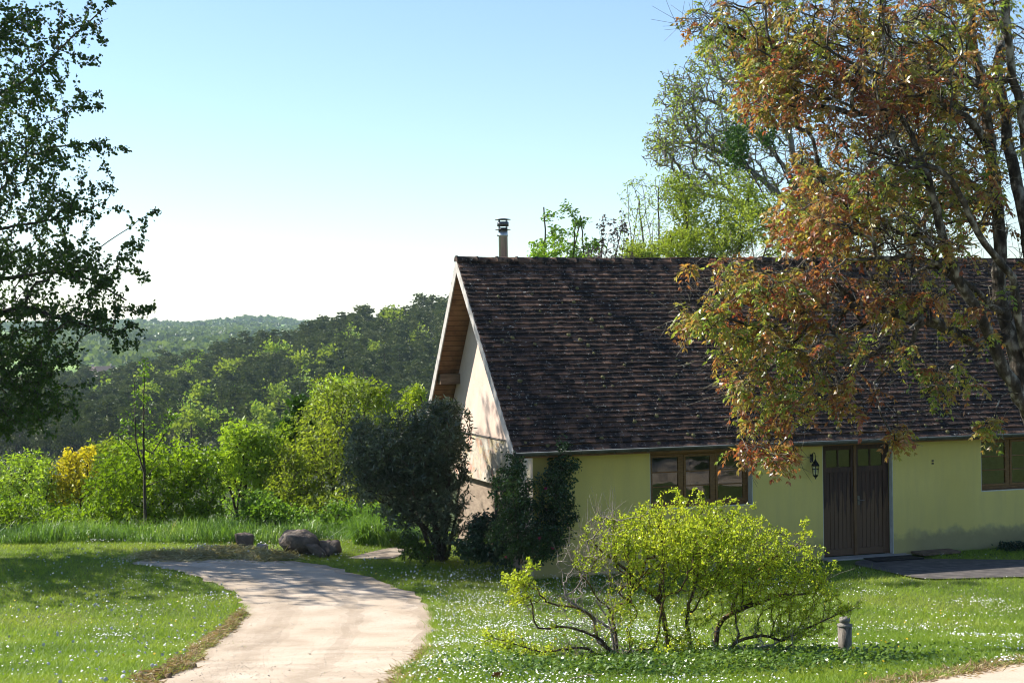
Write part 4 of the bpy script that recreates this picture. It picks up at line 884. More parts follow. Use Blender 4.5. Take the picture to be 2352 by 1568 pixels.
YB2=[(1560,1235,150,78,17.1,.75,1100),(1430,1245,80,60,17.1,.6,330),(1660,1260,140,80,17.,.8,950),(1785,1290,100,60,17.1,.6,330),(1860,1320,50,40,17.1,.4,90),(1460,1330,60,40,17.2,.5,100),(1620,1340,140,40,17.,.8,260),(1740,1365,110,40,17.,.6,220),
 (1850,1405,75,40,16.9,.4,130),(1935,1400,30,18,16.8,.2,25),(1190,1345,40,36,16.8,.3,110),(1190,1385,45,14,16.8,.25,14),(1155,1475,45,22,16.5,.3,60),(1240,1500,50,20,16.5,.3,30),(1560,1480,90,35,16.6,.5,110),(1440,1420,40,40,17,.4,30),(1800,1450,60,30,16.8,.4,45),
 (1560,1150,12,22,17.1,.1,10),(1605,1150,10,20,17.1,.1,8),(1505,1175,8,18,17,.1,6),(1470,1190,8,16,17,.1,6),(1395,1205,20,14,17,.2,12),(1690,1175,10,18,17,.1,7),(1720,1190,10,16,17,.1,6),(1845,1225,8,14,17,.1,5),(1650,1160,8,16,17,.1,5),(1215,1300,8,18,16.8,.1,8),(1500,1540,60,15,16.4,.3,25),(1560,1410,130,30,17,.6,40),(1690,1420,100,30,17,.6,45),(1430,1400,60,40,17,.5,35),(1840,1450,80,30,16.8,.4,60),(1640,1520,120,25,16.4,.5,60),(1360,1290,40,30,17,.4,50),(1900,1360,40,30,16.9,.3,50),(1320,1500,80,20,16.5,.4,30)]
YB2=[(b[0],b[1],b[2]*1.06,b[3]*1.1,b[4],b[5],max(4,int(b[6]*(1.0 if b[6]>200 else 1.1)))) for b in YB2]
for (a_,b_2) in [(1350,1215),(1375,1195),(1400,1185),(1430,1180),(1465,1165),(1490,1160),(1520,1150),(1545,1130),(1562,1128),(1580,1150),(1603,1128),(1630,1160),(1665,1155),(1690,1150),(1722,1165),(1750,1195),(1780,1215),(1810,1220),(1850,1200),(1862,1225),(1890,1260),(1905,1290),(1925,1300),(1340,1240),(1330,1270),(1970,1385),(1960,1400),(1250,1370),(1290,1390),(1330,1400),(1270,1430),(1380,1440),(1450,1470),(1500,1500),(1600,1530),(1560,1545),(1700,1545),(1750,1530),(1240,1510),(1200,1500),(1340,1520),(1215,1285),(1235,1300),(1160,1320),(1115,1455),(1160,1450),(1700,1180),(1640,1190)]:
    YB2.append((a_,b_2,12,10,17.05 if b_2<1420 else 16.7,.25,5 if b_2<1420 else 9))
M_lime=leafmat('lime_green_leaves',[(0,(.15,.23,.015)),(.5,(.30,.40,.025)),(1,(.50,.54,.04))],.48,tstops=[(0,(.30,.42,.02)),(.5,(.52,.62,.03)),(1,(.74,.76,.05))],rough=.4,spec=.4)
ye,(yps,_,yrad,ypaths,ydr,yns)=plant('lime_green_bush','sprawling bush with bright yellow-green spring leaves and mossy branches in the foreground','bush',yroot,YB2,M_lime,M_moss,L=.033,W=.018,k=4,m=9,seeds=ys,step=.065,jit=.009,drop=-.25,dirmix=.45,jl=.006,cl=.3,spread=.06,out=.35,alpha=.3,lift=.4,r_tip=.0016,expo=2.8,shell=.5,base=.55,amp=.5,parts=('branches','foliage'))
pos,dr=yps,ydr
src=np.arange(0,yns); bare_twigs(800,.08,.35,src,None,.3,ye,pm('dead_twig',[(.35,(.16,.13,.11)),(.65,(.3,.26,.23))],9,.9),'twigs',yroot,.0019)
zt_=np.array([i for i in range(len(pos)) if abs((pos[i][0]/pos[i][1])*FP+CX-1340)<70]); 
if len(zt_): bare_twigs(420,.12,.4,zt_,None,.5,ye,bpy.data.materials['dead_twig'],'dead_twigs',yroot,.0019)
dt=blob_tips([(1325,1300,65,75,17.1,.4,95),(1300,1410,90,40,17,.4,60),(1740,1450,150,45,16.8,.5,80),(1480,1500,120,30,16.6,.5,60),(1390,1200,40,40,17.1,.3,16),(1480,1170,40,30,17.1,.3,12)],.5)
pos,par,rad,paths,dr,ns_=grow([(yp([(1430,1560,.1),(1412,1490,.1),(1400,1430,.1),(1370,1380,.1)]),.02,.008),(yp([(1410,1450,.1),(1340,1400,0),(1290,1370,0)]),.012,.004),(yp([(1430,1550,0),(1560,1530,-.2),(1700,1500,-.3),(1800,1470,-.2)]),.02,.008)],dt,.15,.06,.01,-.02,.0019,2.6,.5,.3)
V,F=tubes(pos,par,rad); mesh_np('dead_branches',V,[F],bpy.data.materials['dead_twig'],ye,org=yroot,smooth=True)
# ground cover under the bush
x=rng.normal(size=17000)*1.05+pt(1570,1500,16.2)[0]; y=rng.normal(size=17000)*.55+16.1; k=(y>14.6)&(y<17.6)&~poly_mask(x,y); x,y=x[k],y[k]; P=np.stack([x,y,H(x,y)+rng.random(len(x))**1.5*.16],1)
V,F=leaves_mesh(P,rng.normal(size=(len(P),3))*[1,1,.4]+[0,0,.25],.045,.032,hexa=False,up=.5); tag(mesh_np('ground_cover',V,[F],leafmat('nettle_leaves',[(0,(.035,.075,.015)),(.6,(.09,.165,.025)),(1,(.2,.28,.06))],.3,rough=.35,spec=.5),attr=clump_rnd(P,.3,5,.6,.5)),'green weeds and ground ivy growing under the lime green bush','weeds',kind='stuff')
# cut logs and sticks
M_log=pm('cut_log_bark',[(.35,(.12,.07,.04)),(.65,(.28,.2,.14))],10,.9,.5,50)
def log(pa,pb,r,name,label,cat):
    a=gp(*pa); b=gp(*pb); a[2]+=r*.8; b[2]+=r*.9; T=MB(); mid=(a+b)/2+np.array([0,.03,.01]); T.tube([a,(a*.7+mid*.3),mid,(b*.7+mid*.3),b],[r,r*1.05,r*.95,r*.9,r*.8],9); o=T.build(name,M_log,smooth=True,org=a); o.location=a; tag(o,label,cat)
log((1310,1566),(1395,1556),.022,'fallen_branch','long cut branch lying below the left side of the bush','branch')
log((1502,1532),(1535,1545),.035,'cut_log','short thick log lying in the weeds under the bush','log')
log((1400,1560),(1450,1552),.016,'fallen_branch','thin stick lying between the long branch and the short log','branch')
log((1415,1500),(1450,1508),.03,'cut_log','broken pale log end beside the roots of the bush','log')
# dry leaf on the grass
P=np.array([gp(1128,1563)+[0,0,.05]]); V,F=leaves_mesh(P,np.array([[1,0,.2]]),.12,.08,hexa=True); o=mesh_np('fallen_leaf',V,[F],flat('dead_leaf',(.3,.09,.03),.7),attr=[.5,.5]); tag(o,'dry orange-brown leaf on the grass at the bottom edge','leaf')
# short post
pr=gp(1941,1502); pe=empty('garden_post',pr); tag(pe,'short weathered grey post with a cap standing right of the bush','post')
T=MB(); T.lathe([(.066,-.1),(.07,.0),(.074,.06),(.078,.31)],k=18); T.build('body',pm('weathered_post',[(.35,(.06,.052,.045)),(.65,(.24,.21,.18))],9,.85,.6,stretch=(3,3,.6)),pe,smooth=True)
T=MB(); T.lathe([(.083,.31),(.085,.315),(.083,.332),(.053,.334),(.053,.36),(.062,.365),(.06,.40),(.03,.415)],k=18); T.build('cap',pm('weathered_cap',[(.35,(.10,.095,.085)),(.65,(.26,.245,.22))],12,.85,.5),pe,smooth=True)
# ------------------------------------------------------------------ shrubs and young trees beyond the lawn
def lfm(name,a,b,c,t=.42):
    a,b,c=[(min(.7,z[0]*1.6),min(.7,z[1]*1.5),z[2]*1.3) for z in (a,b,c)]
    return leafmat(name,[(0,a),(.5,b),(1,c)],t,rough=.5,spec=.3)
M_g1=lfm('elder_leaves',(.045,.085,.008),(.10,.175,.014),(.18,.28,.022),.42)
M_g2=lfm('ash_leaves',(.08,.13,.02),(.15,.24,.035),(.25,.36,.06),.42)
M_g3=lfm('robinia_leaves',(.07,.11,.015),(.13,.185,.03),(.22,.28,.05),.42)
M_g4=lfm('hazel_leaves',(.04,.09,.015),(.085,.17,.025),(.15,.26,.04),.4)
M_yel=lfm('golden_leaves',(.13,.15,.02),(.27,.26,.03),(.42,.36,.04),.42)
M_dk=lfm('maple_dark_leaves',(.012,.03,.008),(.03,.075,.014),(.06,.12,.02),.22)
M_oli=lfm('sparse_olive_leaves',(.07,.10,.015),(.12,.18,.02),(.2,.27,.03),.42)
def shrub(name,label,cat,px,py,Yr,blobs,lm,L,W,k,m=3,**kw):
    P=pt(px,py,Yr); P[2]=Hs(P[0],P[1])
    if m==3 and k>=4: m=5; kw['jl']=.04; kw.setdefault('shell',.45); kw.setdefault('lift',.15); k=k-1
    return plant(name,label,cat,P,blobs,lm,kw.pop('bm',M_barkd),L=L,W=W,k=k,m=m,**kw)
shrub('elder_bush','big rounded bright green bush behind the sapling in the left meadow','bush',350,1200,37.5,[(350,1078,135,82,37,1.6,750),(445,1095,85,88,37,1.3,430),(260,1120,75,60,37,1.2,280),(230,1180,60,40,36.2,1,160),(330,1180,100,40,36.4,1,220),(460,1180,60,40,37,1,140)],M_g1,.11,.045,5,stems=6,step=.2,jl=.06,cl=.7,spread=.15)
shrub('golden_shrub','shrub with golden-yellow young leaves among the green ones','shrub',180,1180,40,[(160,1060,40,30,40,.8,90),(190,1100,55,50,40,.9,150),(150,1120,40,45,40,.8,90),(205,1040,18,15,40,.4,24)],M_yel,.11,.07,4,stems=4,step=.2,jl=.06,spread=.15)
shrub('green_shrub','pale green shrub at the left edge below the dark tree','shrub',50,1200,40,[(60,1070,70,40,40,1.2,200),(20,1120,70,50,40,1.2,230),(100,1110,40,50,39.5,1,120),(-40,1080,60,60,40,1,120)],M_g2,.1,.045,4,stems=5,step=.22,jl=.06,spread=.15)
shrub('hazel_shrub','dense mid-green shrub in the lower left corner of the thicket','shrub',30,1235,37.5,[(40,1175,75,45,37.5,1.1,300),(-30,1190,60,40,37.5,1,150),(60,1215,80,25,37,.8,150)],M_g1,.09,.04,5,stems=5,step=.2,jl=.05,spread=.15)
shrub('small_bush','small bright green bush between the lower left shrub and the big rounded one','bush',150,1240,36.4,[(145,1195,50,35,36.4,.8,200),(180,1215,50,22,36,.6,110)],M_g1,.08,.035,5,stems=4,step=.16,jl=.05,spread=.12)
shrub('ash_sapling_clump','clump of light green young ash trees left of the tall thicket','tree',560,1190,39,[(545,1000,45,40,39,.8,190),(595,1010,35,55,39,.8,190),(520,1050,30,40,38.5,.8,110),(570,1090,60,50,39,1,220),(540,1060,40,45,39,.9,120),(610,1090,40,60,39,.8,130)],M_g2,.12,.05,4,stems=6,step=.22,jl=.06,drop=.35,spread=.2,parts=('trunk','crown'))
shrub('robinia_thicket','tall pale green thicket of thin stems in the middle distance','tree',760,1210,38.5,[(760,975,90,75,39,1.2,430),(640,1080,50,70,38.5,1,200),(870,1000,50,60,39.5,1,160),(720,1060,80,80,38.5,1.2,350),(800,1080,80,90,38.5,1.2,350),(690,1130,70,60,38,1.,200),(780,1160,90,50,38,1,240),(860,1100,60,90,38.5,1,200),(800,900,50,35,39.5,.8,110),(740,900,40,40,39.5,.8,90),(660,1060,30,50,38.6,.6,70)],M_g3,.1,.042,4,stems=9,step=.22,jl=.06,drop=.3,spread=.2,r0=.03,bm=M_bark,parts=('trunk','crown'))
shrub('dark_maple_sapling','narrow dark green maple sapling at the left shoulder of the thicket','tree',690,1200,40.5,[(690,930,24,30,40.5,.5,80),(660,985,28,30,40.5,.5,80),(640,1010,20,25,40.5,.4,40),(700,985,28,35,40.5,.5,60)],M_dk,.12,.1,4,stems=3,step=.2,jl=.05,drop=.5,hexa=True,parts=('trunk','crown'))
shrub('olive_leaved_tree','slender tree with sparse yellow-green leaves rising behind the thicket','tree',850,1200,43,[(840,900,50,35,43,.9,80),(880,930,28,40,43,.8,60),(830,960,50,50,43,.9,80),(790,870,30,18,43,.6,20)],M_oli,.12,.06,4,2,stems=4,step=.25,jl=.06,parts=('trunk','crown'),bm=M_bark)
shrub('olive_leaved_tree','slender yellow-green tree partly hidden behind the grey gable shrub','tree',950,1200,42,[(945,915,28,30,42,.6,60),(960,900,20,18,42,.5,30),(920,980,50,50,42,.9,80)],M_oli,.11,.055,4,2,stems=4,step=.25,jl=.06,parts=('trunk','crown'),bm=M_bark)
shrub('bramble_bush','low dark green bramble behind the boulders','bush',640,1230,36,[(620,1175,60,35,36,.8,220),(680,1195,50,30,36,.7,150),(590,1150,40,30,36.5,.7,90),(560,1200,30,25,35.8,.6,60)],M_g4,.08,.05,5,stems=4,step=.16,jl=.05,spread=.12)
shrub('low_green_bush','low bush between the boulders and the grey gable shrub','bush',840,1220,34.6,[(790,1180,70,35,35,.8,220),(870,1190,60,35,34.6,.8,200),(900,1215,50,25,34,.6,110),(740,1205,40,20,35,.6,70)],M_g4,.08,.045,5,stems=5,step=.16,jl=.05,spread=.12)
shrub('background_shrub','loose yellow-green shrub behind the golden one, below the pine hill','shrub',250,1180,42,[(250,1045,60,45,42,1.2,230),(210,1120,60,50,42,1.2,180),(300,1030,50,25,42,1,90)],M_g3,.11,.05,4,stems=5,step=.22,jl=.06)
shrub('background_shrub','mid-green shrub filling the gap between the rounded bush and the ash clump','shrub',520,1190,41.5,[(510,1090,60,75,41.5,1.2,330),(500,1060,40,30,41.5,1,90),(620,1150,60,50,41,1.2,230),(560,1170,70,40,40,1.2,230)],M_g4,.1,.045,4,stems=6,step=.22,jl=.06)
shrub('background_shrub','green shrub behind the small bush at the lower left','shrub',120,1190,41,[(120,1150,70,45,41,1.2,260),(20,1140,60,50,41.5,1.2,160)],M_g4,.1,.045,4,stems=5,step=.22,jl=.06)
shrub('young_ash_tree','taller young ash tree between the ash clump and the dark maple','tree',650,1190,40,[(650,1020,45,55,40,1,200),(630,1090,50,60,40,1,220),(690,1050,50,60,40.2,1,200),(720,960,50,50,40.5,1,170),(770,900,60,40,41,1,170)],M_g2,.11,.045,4,stems=5,step=.22,jl=.06,parts=('trunk','crown'))
shrub('undergrowth_shrub','low yellow-green growth under the tall pale thicket','shrub',720,1220,37.2,[(720,1175,90,35,37,1,280),(810,1150,70,50,37.4,1,220),(650,1130,50,50,37.6,1,170)],M_g3,.09,.045,5,stems=6,step=.18,jl=.05)
# sapling standing in front of the elder bush
sr=pt(333,1205,34.6); sr[2]=Hs(sr[0],sr[1]); q=lambda l:np.array([pt(a,b,34.6) for a,b in l])
plant('tall_sapling','thin tall sapling with sparse leaves in front of the big rounded bush','tree',sr,[(335,850,16,30,34.6,.25,14),(310,900,12,30,34.6,.2,10),(335,920,22,30,34.6,.3,14),(395,950,28,16,34.6,.3,14),(300,960,25,20,34.6,.3,14),(340,980,35,20,34.6,.4,16),(270,1000,25,25,34.6,.3,12),(380,975,20,12,34.6,.3,8)],
 M_g4,M_barkd,L=.075,W=.042,k=3,m=2,seeds=[(np.vstack([sr-[0,0,.1],q([(333,1150),(331,1080),(330,980),(331,900),(332,830)])]),.042,.008),(q([(331,1085),(318,1040),(311,980),(309,900),(308,870)]),.02,.006),(q([(333,1100),(350,1080),(372,1060)]),.012,.004),(q([(334,1118),(365,1105),(392,1095)]),.016,.004),(q([(350,1040),(375,1000),(395,960)]),.012,.004),(q([(320,1050),(295,1020),(270,1000)]),.012,.004)],step=.15,jit=.01,r_tip=.003,parts=('trunk','crown'),jl=.03,drop=.2,prob=.8)
# ------------------------------------------------------------------ trees behind the house
shrub('leafy_tree','small pointed leafy tree directly behind the flue pipe side of the ridge','tree',1300,700,42,[(1300,480,12,18,42,.3,12),(1320,500,12,20,42,.3,10),(1265,497,22,8,42,.3,10),(1350,510,40,12,42,.4,16),(1290,540,35,25,42,.7,40),(1270,580,60,35,42,1,120),(1340,580,50,40,42,1,100),(1240,590,35,15,42,.7,36),(1300,640,90,40,42,1.2,120),(1370,560,30,16,42,.6,18),(1230,560,18,10,42,.4,8)],M_g4,.11,.05,4,3,stems=5,step=.2,jl=.05,drop=.5,parts=('trunk','crown'),spread=.15)
shrub('bud_covered_sapling','bare grey twiggy sapling with dark hanging seed clusters','tree',1390,700,41,[(1385,530,10,40,41,.3,24),(1410,540,14,40,41,.3,30),(1430,530,12,50,41,.3,26),(1370,580,30,20,41,.4,30),(1420,590,40,20,41,.5,40)],leafmat('seed_clusters',[(0,(.05,.035,.035)),(1,(.12,.10,.10))],.1),.09,.05,3,1,stems=6,step=.25,jl=.02,drop=.6,parts=('trunk','crown'),r0=.012,bm=M_bark)
shrub('slender_ash','slender pale twiggy tree left of the tall ash','tree',1480,700,44,[(1440,440,25,40,44,.5,26),(1480,440,30,50,44,.6,50),(1450,520,40,40,44,.8,60),(1500,500,50,60,44,1,120),(1530,420,30,30,44,.8,50),(1480,580,60,30,44,1,120)],M_g2,.085,.035,3,1,stems=8,step=.28,jl=.05,parts=('trunk','crown'),r0=.02,bm=M_bark,drop=.2)
shrub('light_green_tree','fresh light green trees standing low along the ridge line','tree',1600,700,43,[(1470,580,60,22,42,1,180),(1560,560,60,40,43,1.2,330),(1640,560,60,45,43,1.2,330),(1700,520,60,60,43,1.2,280),(1600,490,70,60,44,1.2,260),(1560,440,50,50,44,1,130),(1800,540,70,60,44,1.2,220),(1890,560,60,45,44,1.2,160),(1740,470,50,40,44,1,110),(1680,430,60,50,44,1.2,130)],M_g3,.1,.045,4,2,stems=9,step=.25,jl=.06,parts=('trunk','crown'),spread=.2,drop=.2)
ar=pt(1860,700,50); ar[2]=Hs(ar[0],ar[1])
aq=lambda l:np.array([pt(a,b,50+(c[0] if c else 0)) for (a,b,*c) in l])
plant('tall_ash_tree','tall twiggy ash tree with sparse yellow-green leaves behind the house','tree',ar,
 [(1560,230,60,80,49,1.5,420),(1640,150,70,70,49.5,2,380),(1530,330,55,70,49,1.5,380),(1640,320,100,110,50,2.4,800),(1740,250,90,120,50,2.4,600),(1580,430,80,50,49.5,1.6,220),(1720,420,90,90,50,2,280),(1820,350,80,140,50,2,200),(1900,500,100,80,50,2,130),(1690,80,80,50,50,2,150),(2000,400,120,200,51,2.5,330),(2180,400,120,200,51,2.5,330),(2150,150,150,120,51,2.5,200)],
 leafmat('ash_spring_leaves',[(0,(.10,.12,.04)),(.5,(.2,.27,.05)),(1,(.36,.45,.08))],.45),pm('ash_bark',[(.35,(.10,.09,.08)),(.65,(.24,.22,.2))],8,.9,.3),L=.12,W=.05,k=2,m=2,
 seeds=[(np.vstack([ar-[0,0,.1],aq([(1850,560),(1830,400),(1800,250),(1780,100),(1760,0)])]),.22,.04),(aq([(1845,500),(1770,430),(1690,370),(1600,330),(1520,330)]),.07,.012),(aq([(1835,430),(1760,330),(1680,260),(1600,220),(1540,200)]),.07,.012),(aq([(1815,320),(1760,220),(1700,140),(1650,90)]),.06,.012),(aq([(1850,560),(1780,520),(1700,470),(1600,440)]),.05,.01),(aq([(1850,560),(1950,480),(2000,380),(2020,250)]),.09,.02),(aq([(1860,590,1),(2000,560,1),(2130,500,1),(2190,400,1)]),.08,.02)],
 step=.32,jit=.04,r_tip=.008,alpha=.25,expo=2.9,parts=('trunk','crown'),jl=.07,prob=.55,shell=.45,ctrl=.5,lift=.1,drop=.2)
ir=pt(1930,700,47); ir[2]=Hs(ir[0],ir[1])
plant('ivy_clad_tree','dark ivy-covered trunk standing behind the red-leaved tree','tree',ir,[(1860,420,40,60,47,.9,240),(1870,520,60,70,47,1,300),(1690,340,30,60,47.5,.7,110),(1760,300,20,40,47.5,.5,40),(1900,600,80,50,47,1,220)],M_dk,M_barkd,L=.1,W=.08,k=4,m=2,hexa=True,stems=4,step=.25,jl=.07,parts=('trunk','crown'),drop=.3)
# ------------------------------------------------------------------ pine hill
def far_tree(kind,seed):
    r=np.random.default_rng(seed); P=[];D=[];T=MB()
    if kind=='pine':
        Ht=9.; nb=26
        for i in range(nb):
            z=Ht*(.30+.70*(i/nb)**.9); R=2.7*(1-((z/Ht-.45)/.62)**2 if z/Ht>.45 else .75)*r.uniform(.55,1.15); a=r.random()*6.28
            R=max(R,.35)
            c=np.array([math.cos(a)*R*.62,math.sin(a)*R*.62,z+r.normal()*.2]); n=34
            q=r.normal(size=(n,3))*np.array([.62,.62,.26])*max(.6,R/2.2)+c; P.append(q); D.append(nrm(q-np.array([0,0,1.])*z*.9*np.array([0,0,1]))*.7+r.normal(size=(n,3))*.5+[0,0,.35])
        L,W_=.6,.26
    else:
        Ht=7.5
        for i in range(18):
            v=nrm(r.normal(size=3)); c=np.array([0,0,4.6])+v*np.array([2.1,2.1,2.5])*r.random()**.35; n=30
            q=c+r.normal(size=(n,3))*.5; P.append(q); D.append(r.normal(size=(n,3))+[0,0,.3])
        L,W_=.48,.38
    P=np.concatenate(P); D=np.concatenate(D); s_=r.uniform(.6,1.3,len(P)); fc_=nrm(P-np.array([0,0,Ht*.45]))*np.array([1,1,.5])+np.array([0,0,.45])+r.normal(size=P.shape)*.16; V,F=leaves_mesh(P,D,L*s_,W_*s_,face=fc_)
    tk=[(0,0,-1),(r.normal()*.1,r.normal()*.1,Ht*.4),(r.normal()*.2,r.normal()*.2,Ht*.93)]; T.tube(tk,[.17,.12,.03],6)
    for _ in range(5):
        z=r.uniform(.3,.7)*Ht; a=r.random()*6.28; T.tube([(0,0,z),(1.6*math.cos(a),1.6*math.sin(a),z+.5)],[.05,.02],4)
    return V,F,T,clump_rnd(P,1.2,seed,.5,.5)
M_pine=leafmat('pine_needles',[(0,(.03,.046,.02)),(.5,(.065,.09,.036)),(1,(.12,.145,.06))],.15,rough=.6,spec=.15)
M_broad=leafmat('young_broadleaf',[(0,(.11,.16,.03)),(.5,(.20,.27,.05)),(1,(.30,.38,.08))],.38,rough=.6,spec=.15)
M_ptrunk=flat('pine_trunk',(.08,.055,.045),.9)
for mm in (M_pine,M_broad):
    nt=mm.node_tree; oi=nt.nodes.new('ShaderNodeObjectInfo'); b=nt.nodes['Principled BSDF']; lk=b.inputs['Base Color'].links[0]; src_=lk.from_socket
    vc=ramp(nt,[(0,(.5,.6,.55)),(.5,(1,1,1)),(1,(1.0,1.35,.9) if mm is M_broad else (1.45,1.3,1.1))],oi.outputs['Random']); nt.links.new(mixc(nt,1.,src_,vc,'MULTIPLY'),b.inputs['Base Color'])
def proto(kind,seed,mat):
    V,F,T,a=far_tree(kind,seed); oc=mesh_np('crown',V,[F],mat,attr=a); ot=T.build('trunk',M_ptrunk); me=(oc.data,ot.data,V,F,a); bpy.data.objects.remove(oc); bpy.data.objects.remove(ot); return me
pines=[proto('pine',100+i,M_pine) for i in range(6)]; broads=[proto('broad',200+i,M_broad) for i in range(4)]
def place(data,loc,s,rz,name,label,group):
    e=empty(name,loc,rz); e.scale=s; tag(e,label,'tree',group)
    for nm,me in (('crown',data[0]),('trunk',data[1])):
        c=bpy.data.objects.new(nm,me); COL.objects.link(c); c.parent=e
r=np.random.default_rng(55); cand=[]
for _ in range(45000):
    y=225+205*r.random(); a=r.uniform(-130,1120); x=(a-CX)/FP*y
    cand.append((x,y,a))
kept=[];cell={}
for x,y,a in cand:
    k=(int(x//5.2),int(y//5.2)); ok=True
    for i in (-1,0,1):
        for j in (-1,0,1):
            for (u_,v_) in cell.get((k[0]+i,k[1]+j),[]):
                if (u_-x)**2+(v_-y)**2<(4.9*np.interp(y,[225,430],[.74,1.05]))**2: ok=False
    if ok: cell.setdefault(k,[]).append((x,y)); kept.append((x,y,a))
print('hill trees',len(kept))
# explicit light broadleaf trees seen on the hill: (px,py of crown centre)
bl=[(310,860),(350,940),(420,950),(575,850),(690,850),(760,850),(860,820),(820,900),(960,780),(600,985),(440,990),(800,795),(630,840),(890,745),(905,760),(440,875),(470,860),(520,890),(560,920),(600,915),(640,945),(585,960),(405,900),(210,890),(380,870),(690,900),(650,985),(500,960),(540,860),(460,940),(730,990),(340,900),(230,930),(290,870)]
def hillhit(px,py,hh=4.4):
    for Y_ in np.arange(222,440,2.):
        P=pt(px,py,Y_)
        if P[2]<Hs(P[0],P[1])+hh: return np.array([P[0],Y_,Hs(P[0],Y_)])
    return None
bp=[]
for (a,b) in bl:
    P=hillhit(a,b)
    if P is not None: bp.append(P); 
kept=[k for k in kept if all(not(abs(k[0]-p[0]*k[1]/p[1])<3.3 and -17<k[1]-p[1]<3) for p in bp)]
# hill clearing with visible trunks
kept=[k for k in kept if not (250<k[2]<350 and 285<k[1]<300)]
kept.sort(key=lambda k:k[1])
hs=lambda y:float(np.interp(y,[225,430],[.74,1.12]))
rest=[]
npine=0
for i,(x,y,a) in enumerate(kept):
    s=r.uniform(.78,1.22)*hs(y); z=Hs(x,y); rz=r.random()*6.28; sc_=(s*r.uniform(.9,1.15),s*r.uniform(.9,1.15),s); 
    if npine<294 and (y>232): 
        pa=x/y*FP+CX; w1='behind the dark left tree' if pa<300 else 'behind the sapling' if pa<430 else 'above the ash clump' if pa<640 else 'above the pale thicket' if pa<900 else 'beside the gable'
        w2='low on the hill' if y<262 else 'half way up the hill' if y<330 else 'near the hill crest'
        place(pines[r.integers(0,6)],(x,y,z),sc_,rz,'pine_tree','dark green pine %s, %s'%(w2,w1),'pines %s, %s'%(w2,w1)); npine+=1
    else: rest.append((x,y,z,s,rz))
bp.sort(key=lambda p:p[0]/p[1]); ORD='leftmost,second,third,fourth,fifth,sixth,seventh,eighth,ninth,tenth,eleventh,twelfth,thirteenth,fourteenth,fifteenth,sixteenth,seventeenth,eighteenth,nineteenth,twentieth,twenty-first,twenty-second,twenty-third,twenty-fourth,twenty-fifth,twenty-sixth,twenty-seventh,twenty-eighth,twenty-ninth,thirtieth,thirty-first,thirty-second,thirty-third,thirty-fourth,thirty-fifth,thirty-sixth'.split(',')
for i,P in enumerate(bp):
    place(broads[i%4],tuple(P),(r.uniform(1.0,1.5)*hs(P[1])*1.08,)*3,r.random()*6.28,'broadleaf_tree','%s light green broadleaf tree from the left among the dark pines'%ORD[i] if i else 'leftmost light green broadleaf tree among the dark pines on the hill','light green trees on the hill')
VV=[];FF=[];AA=[];off=0
for (x,y,z,s,rz) in rest:
    d=pines[r.integers(0,6)]; V=d[2]*s; c,s_=math.cos(rz),math.sin(rz); V=np.stack([V[:,0]*c-V[:,1]*s_+x,V[:,0]*s_+V[:,1]*c+y,V[:,2]+z],1); VV.append(V); FF.append(d[3]+off); AA.append(d[4]); off+=len(V)
if VV: tag(mesh_np('pine_wood',np.concatenate(VV),[np.concatenate(FF)],M_pine,attr=np.concatenate(AA)),'further dark pines filling the wood on the hill','wood',kind='stuff')
# undergrowth filling the hill floor
n=16000; y=rng.uniform(222,430,n); a=rng.uniform(-130,1120,n); x=(a-CX)/FP*y; P=np.stack([x,y,H(x,y)+rng.random(n)*1.2],1); V,F=leaves_mesh(P,rng.normal(size=(n,3))+[0,0,.6],rng.uniform(.5,1.1,n),.6)
tag(mesh_np('undergrowth',V,[F],leafmat('undergrowth_leaves',[(0,(.02,.03,.012)),(.7,(.04,.055,.02)),(1,(.08,.12,.03))],.2),attr=rng.random(n)),'scrub between the trees on the pine hill','undergrowth',kind='stuff')
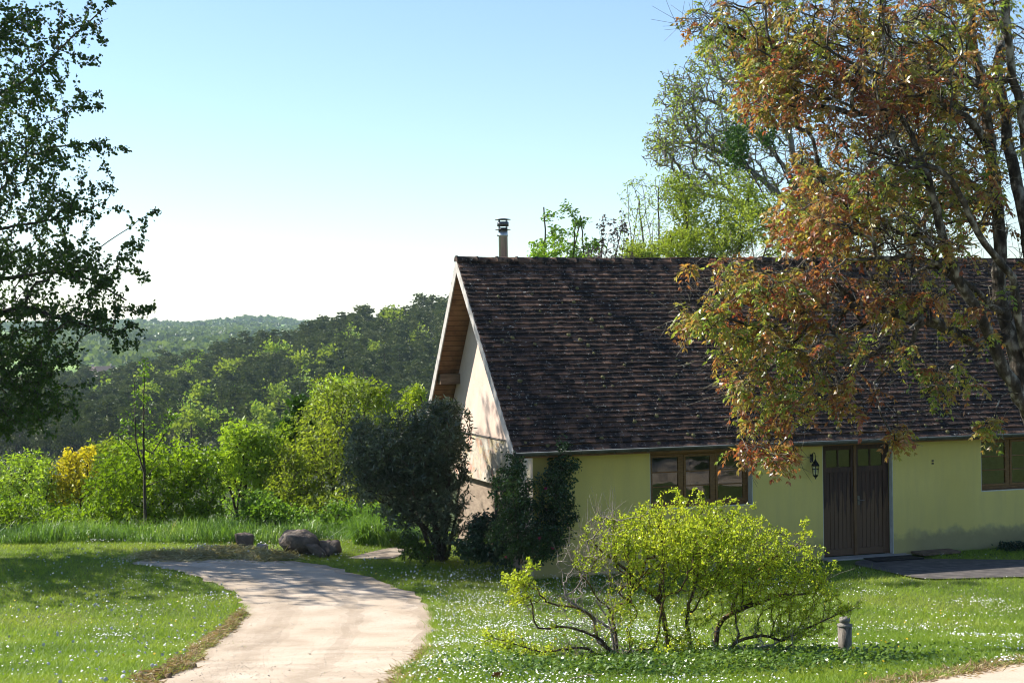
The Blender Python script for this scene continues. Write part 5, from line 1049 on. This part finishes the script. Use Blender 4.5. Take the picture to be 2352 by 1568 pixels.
# ------------------------------------------------------------------ far hills: woods, fields, farm
n=9000; y=700*np.exp(rng.random(n)*math.log(2350/700)); a=rng.uniform(-200,1000,n); x=(a-CX)/FP*y
fld=(np.sin(x*.011+1.3)*np.sin(y*.0042+2.)+.5*np.sin(x*.023+y*.004))
k=(fld<.12)|(y>2080)
for (fa,fb,fy0,fy1) in ((270,400,950,1120),(560,760,1250,1450),(420,560,1700,1900)): k&=~((a>fa)&(a<fb)&(y>fy0)&(y<fy1))
x,y,a=x[k],y[k],a[k]; n=len(x); NL=26
s=rng.uniform(4,8.5,n); v=nrm(rng.normal(size=(n,NL,3))); v[:,:,2]=np.abs(v[:,:,2])*.9
P=(np.stack([x,y,H(x,y)+s*.5],1)[:,None]+v*s[:,None,None]*np.array([.62,.62,.7])).reshape(-1,3)
V,F=leaves_mesh(P,rng.normal(size=(len(P),3)),np.repeat(s,NL)*.55,np.repeat(s,NL)*.5,face=v.reshape(-1,3)+rng.normal(size=(len(P),3))*.25); at=np.repeat(np.clip(rng.random(n)*.5+.25*(1+np.sin(x*.02)*np.sin(y*.01)),0,1),NL)
tag(mesh_np('far_woods',V,[F],leafmat('far_woods_leaves',[(0,(.05,.08,.03)),(.5,(.10,.15,.045)),(1,(.16,.22,.07))],.25),attr=at),'hazy green woods and hedges on the distant hills','woods',kind='stuff')
M_fw=flat('farm_wall',(.40,.34,.27),.9); M_fr=flat('farm_roof',(.16,.11,.09),.9)
def farm(px,Y_,w_,d_,h_,rz,label):
    P=pt(px,800,Y_); P[2]=Hs(P[0],P[1]); e=empty('farmhouse',P,rz); tag(e,label,'farmhouse')
    T=MB(); T.box(-w_/2,w_/2,-d_/2,d_/2,-2,h_); T.build('wall',M_fw,e)
    T=MB(); T.prism([(-d_/2-.4,h_),(0,h_+d_*.42),(d_/2+.4,h_),(0,h_+d_*.42-.3)],-w_/2-.4,w_/2+.4); rf=T.build('roof',M_fr,e)
    T=MB(); T.box(w_*.2,w_*.2+.9,-.4,.4,h_+d_*.3,h_+d_*.42+1); T.build('chimney',M_fw,rf)
    for q_ in (-.3,0,.3):
        T=MB(); T.box(w_*q_-.5,w_*q_+.5,-d_/2-.03,-d_/2+.05,1.2,2.6); T.build('window',M_dark,e)
farm(243,760,9.5,6,3.4,.5,'brown-roofed farmhouse in the valley, seen just right of the dark left tree')
farm(205,770,6,5,2.6,-.3,'smaller farm building left of the brown-roofed farmhouse')
farm(665,1500,14,8,4,.1,'tiny house on the distant ridge above the pine hill')
# ------------------------------------------------------------------ haze
hz=MB(); hz.box(-3000,3000,-70,3600,-60,34)
m=bpy.data.materials.new('haze_air'); m.use_nodes=True; nt=m.node_tree; nt.nodes.remove(nt.nodes['Principled BSDF'])
pv=nt.nodes.new('ShaderNodeVolumePrincipled'); pv.inputs['Color'].default_value=(.62,.80,1,1); pv.inputs['Density'].default_value=.0001; pv.inputs['Anisotropy'].default_value=.2
nt.links.new(pv.outputs[0],nt.nodes['Material Output'].inputs['Volume'])
ho=hz.build('haze',m); tag(ho,kind='stuff')
print('done')
